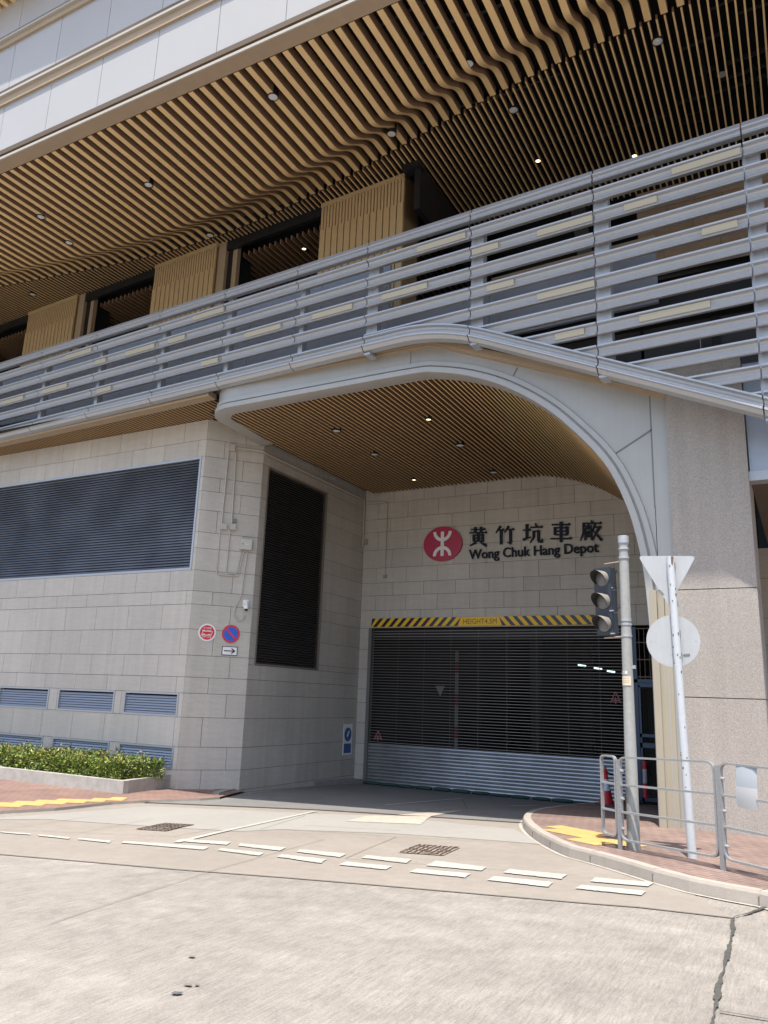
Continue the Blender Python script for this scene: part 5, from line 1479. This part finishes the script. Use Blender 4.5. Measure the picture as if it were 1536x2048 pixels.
for px, py in ((1336, 1124), (1346, 1124), (1338, 1204), (1342, 1262), (1352, 1262), (1344, 1308), (1355, 1308), (1302, 1282), (1392, 1282)):
    c = onY(px, py, yp-.001); mb.lathe(c, (0, -1, 0), [(0, .007), (.003, .006), (.004, 0)], GALV, 8)
mb.build('rivet', T2)
mb = MB(); stm = mat('sticker print', (.12, .13, .15), .6)
for px, py, ang_ in ((1323, 1186, -.9), (1375, 1310, .12)):
    c = onY(px, py, yp-.003); d = Vector((math.cos(ang_), 0, math.sin(ang_))); n_ = Vector((-d.z, 0, d.x))
    mb.obox(c-d*.04, (d*.008, n_*.012, Vector((0, .001, 0))), stm)
    for j in range(3): mb.obox(c+n_*(.012*(j-1)), (d*.03, n_*.0022, Vector((0, .001, 0))), stm)
mb.build('sticker', T2)

# ================================================================ railing
RB = [grd(1241, 1699, KH), grd(1447, 1741, KH)]
R1 = Vector((RB[0].x, RB[0].y, 0)); R2 = Vector((RB[1].x, RB[1].y, 0)); RD = (R2-R1).normalized(); RNv = Vector((RD.y, -RD.x, 0)); RL = (R2-R1).length
def rz(p): return gz(p.x, p.y)+KH
R = thing('pedestrian_railing', (R1.x, R1.y, rz(R1)), 'galvanised steel pedestrian railing with rounded bays along the kerb', 'railing')
def flat_path(pts, wd, th, m, name, par):
    """flat bar: width wd across the railing, thickness th in its plane"""
    mb = MB(); P = [Vector(p) for p in pts]; rings = []
    for i, p in enumerate(P):
        d = (P[min(i+1, len(P)-1)]-P[max(i-1, 0)]).normalized(); n = d.cross(RNv).normalized()
        rings.append([p+RNv*a*wd/2+n*b*th/2 for a, b in ((-1,-1),(1,-1),(1,1),(-1,1))])
    mb.loft(rings, m, True, True); return mb.build(name, par)
posts = [R1, R2, R2+RD*RL]
for i, p in enumerate(posts):
    mb = MB(); z = rz(p)
    mb.obox((p.x, p.y, z+.5), (RD*.03, RNv*.012, Vector((0, 0, .56))), RAILM); po = mb.build('post', R)
    mb = MB()
    for h in (.25, .6, .93):
        mb.lathe(p+Zv*(z+h)+RD*.02, RD, [(0, .0), (.0, .016), (.02, .018), (.05, .018), (.075, .012), (.075, .0)], GALV, 10)
    mb.build('bolt', po)
def bay(A, Bp, zA, zB, lo=.12, hi=1.09, r=.10, mids=(.44, .76)):
    def pt(t, h): p = A.lerp(Bp, t); return Vector((p.x, p.y, zA+(zB-zA)*t+h))
    L_ = (Bp-A).length
    loop = [pt(.5, hi), pt(1, hi), pt(1, lo), pt(0, lo), pt(0, hi), pt(.5, hi)]
    fr = flat_path(rounded(loop, r, 7), .045, .020, RAILM, 'bay_frame', R)
    for h in mids: flat_path([pt(0, h), pt(1, h)], .04, .022, RAILM, 'mid_rail', R)
e = .042
bay(R1-RD*.30, R1-RD*e, rz(R1)-.0, rz(R1), lo=.14, r=.07)
bay(R1+RD*e, R2-RD*e, rz(R1), rz(R2))
bay(R2+RD*e, R2+RD*(RL-e), rz(R2), rz(R2))
bay(R2+RD*(RL+e), R2+RD*(2*RL-e), rz(R2), rz(R2))
# paper in a plastic sleeve tied to the railing
a = R2+RD*.26; zt = rz(R2)+1.085
mb = MB(); rings = []
for k in range(9):
    t_ = k/8; h = zt-.42*t_; bow = .03*math.sin(t_*3.1)+.012
    rings.append([a+RD*(.0+.012*math.sin(t_*5))+RNv*bow+Zv*h, a+RD*.09+RNv*(bow+.008)+Zv*h, a+RD*.21+RNv*(bow-.003)+Zv*h, a+RD*(.245+.01*math.sin(t_*4))+RNv*(bow-.02)+Zv*h])
mb.loft(rings[:5], PLASTIC_G, closed=False); mb.loft(rings[4:], PLASTIC, closed=False)
sleeve = mb.build('paper_sleeve', None, True); tag(sleeve, 'crumpled white plastic sleeve hanging on the railing', 'sleeve')

# ================================================================ cones and chain
def cone_at(px, py, label):
    p = grd(px, py, KH); p = Vector((p.x, p.y, gz(p.x, p.y)+KH+.004))
    t = thing('traffic_cone', p, label, 'traffic cone', 'traffic cones by the steel gate')
    mb = MB(); mb.box((p.x-.2, p.y-.2, p.z), (p.x+.2, p.y+.2, p.z+.045), mat('cone base', (.05, .05, .055), .8)); mb.build('base', t)
    mb = MB(); mb.lathe(p, (0, 0, 1), [(.045, .165), (.33, .105)], CONER, 20); mb.build('body', t, True); mb = MB(); mb.lathe(p, (0, 0, 1), [(.57, .06), (.72, .037), (.73, .042), (.76, .042), (.765, .028), (.83, .026), (.84, .0)], CONER, 20); mb.build('tip', t, True)
    mb = MB(); mb.lathe(p, (0, 0, 1), [(.33, .107), (.57, .062)], CONEW, 20); mb.build('reflective_band', t, True)
    return p
k1 = cone_at(1213, 1612, 'red traffic cone with a white band behind the rounded railing end')
k2 = cone_at(1262, 1607, 'red traffic cone mostly hidden behind the grey traffic light pole')
mb = MB(); pts = [k1.lerp(k2, s/12)+Zv*(.74-.10*math.sin(s/12*math.pi)) for s in range(13)]; mb.tube(pts, .018, BLACKP, 6); tag(mb.build('chain', None), 'black plastic chain strung between the two traffic cones', 'chain')
# banded pole leaning inside the gate
p0 = onY(1291, 1596, 21.0); p1 = onY(1289, 1522, 21.0)
t = thing('delineator', (p0.x, p0.y, p0.z), 'red and white banded delineator pole standing in front of the steel gate', 'delineator')
mb = MB(); 
for f0, f1, m in ((0, .4, CONER), (.4, .78, mat('delineator white', (.45, .42, .44), .6)), (.78, 1, CONER)): mb.tube([p0.lerp(p1, f0), p0.lerp(p1, f1)], .055, m, 10)
mb.build('pole', t); mb = MB(); mb.lathe(p1, (0, 0, 1), [(0, .03), (.05, .025), (.06, 0)], BLACKP, 10); mb.build('cap', t)
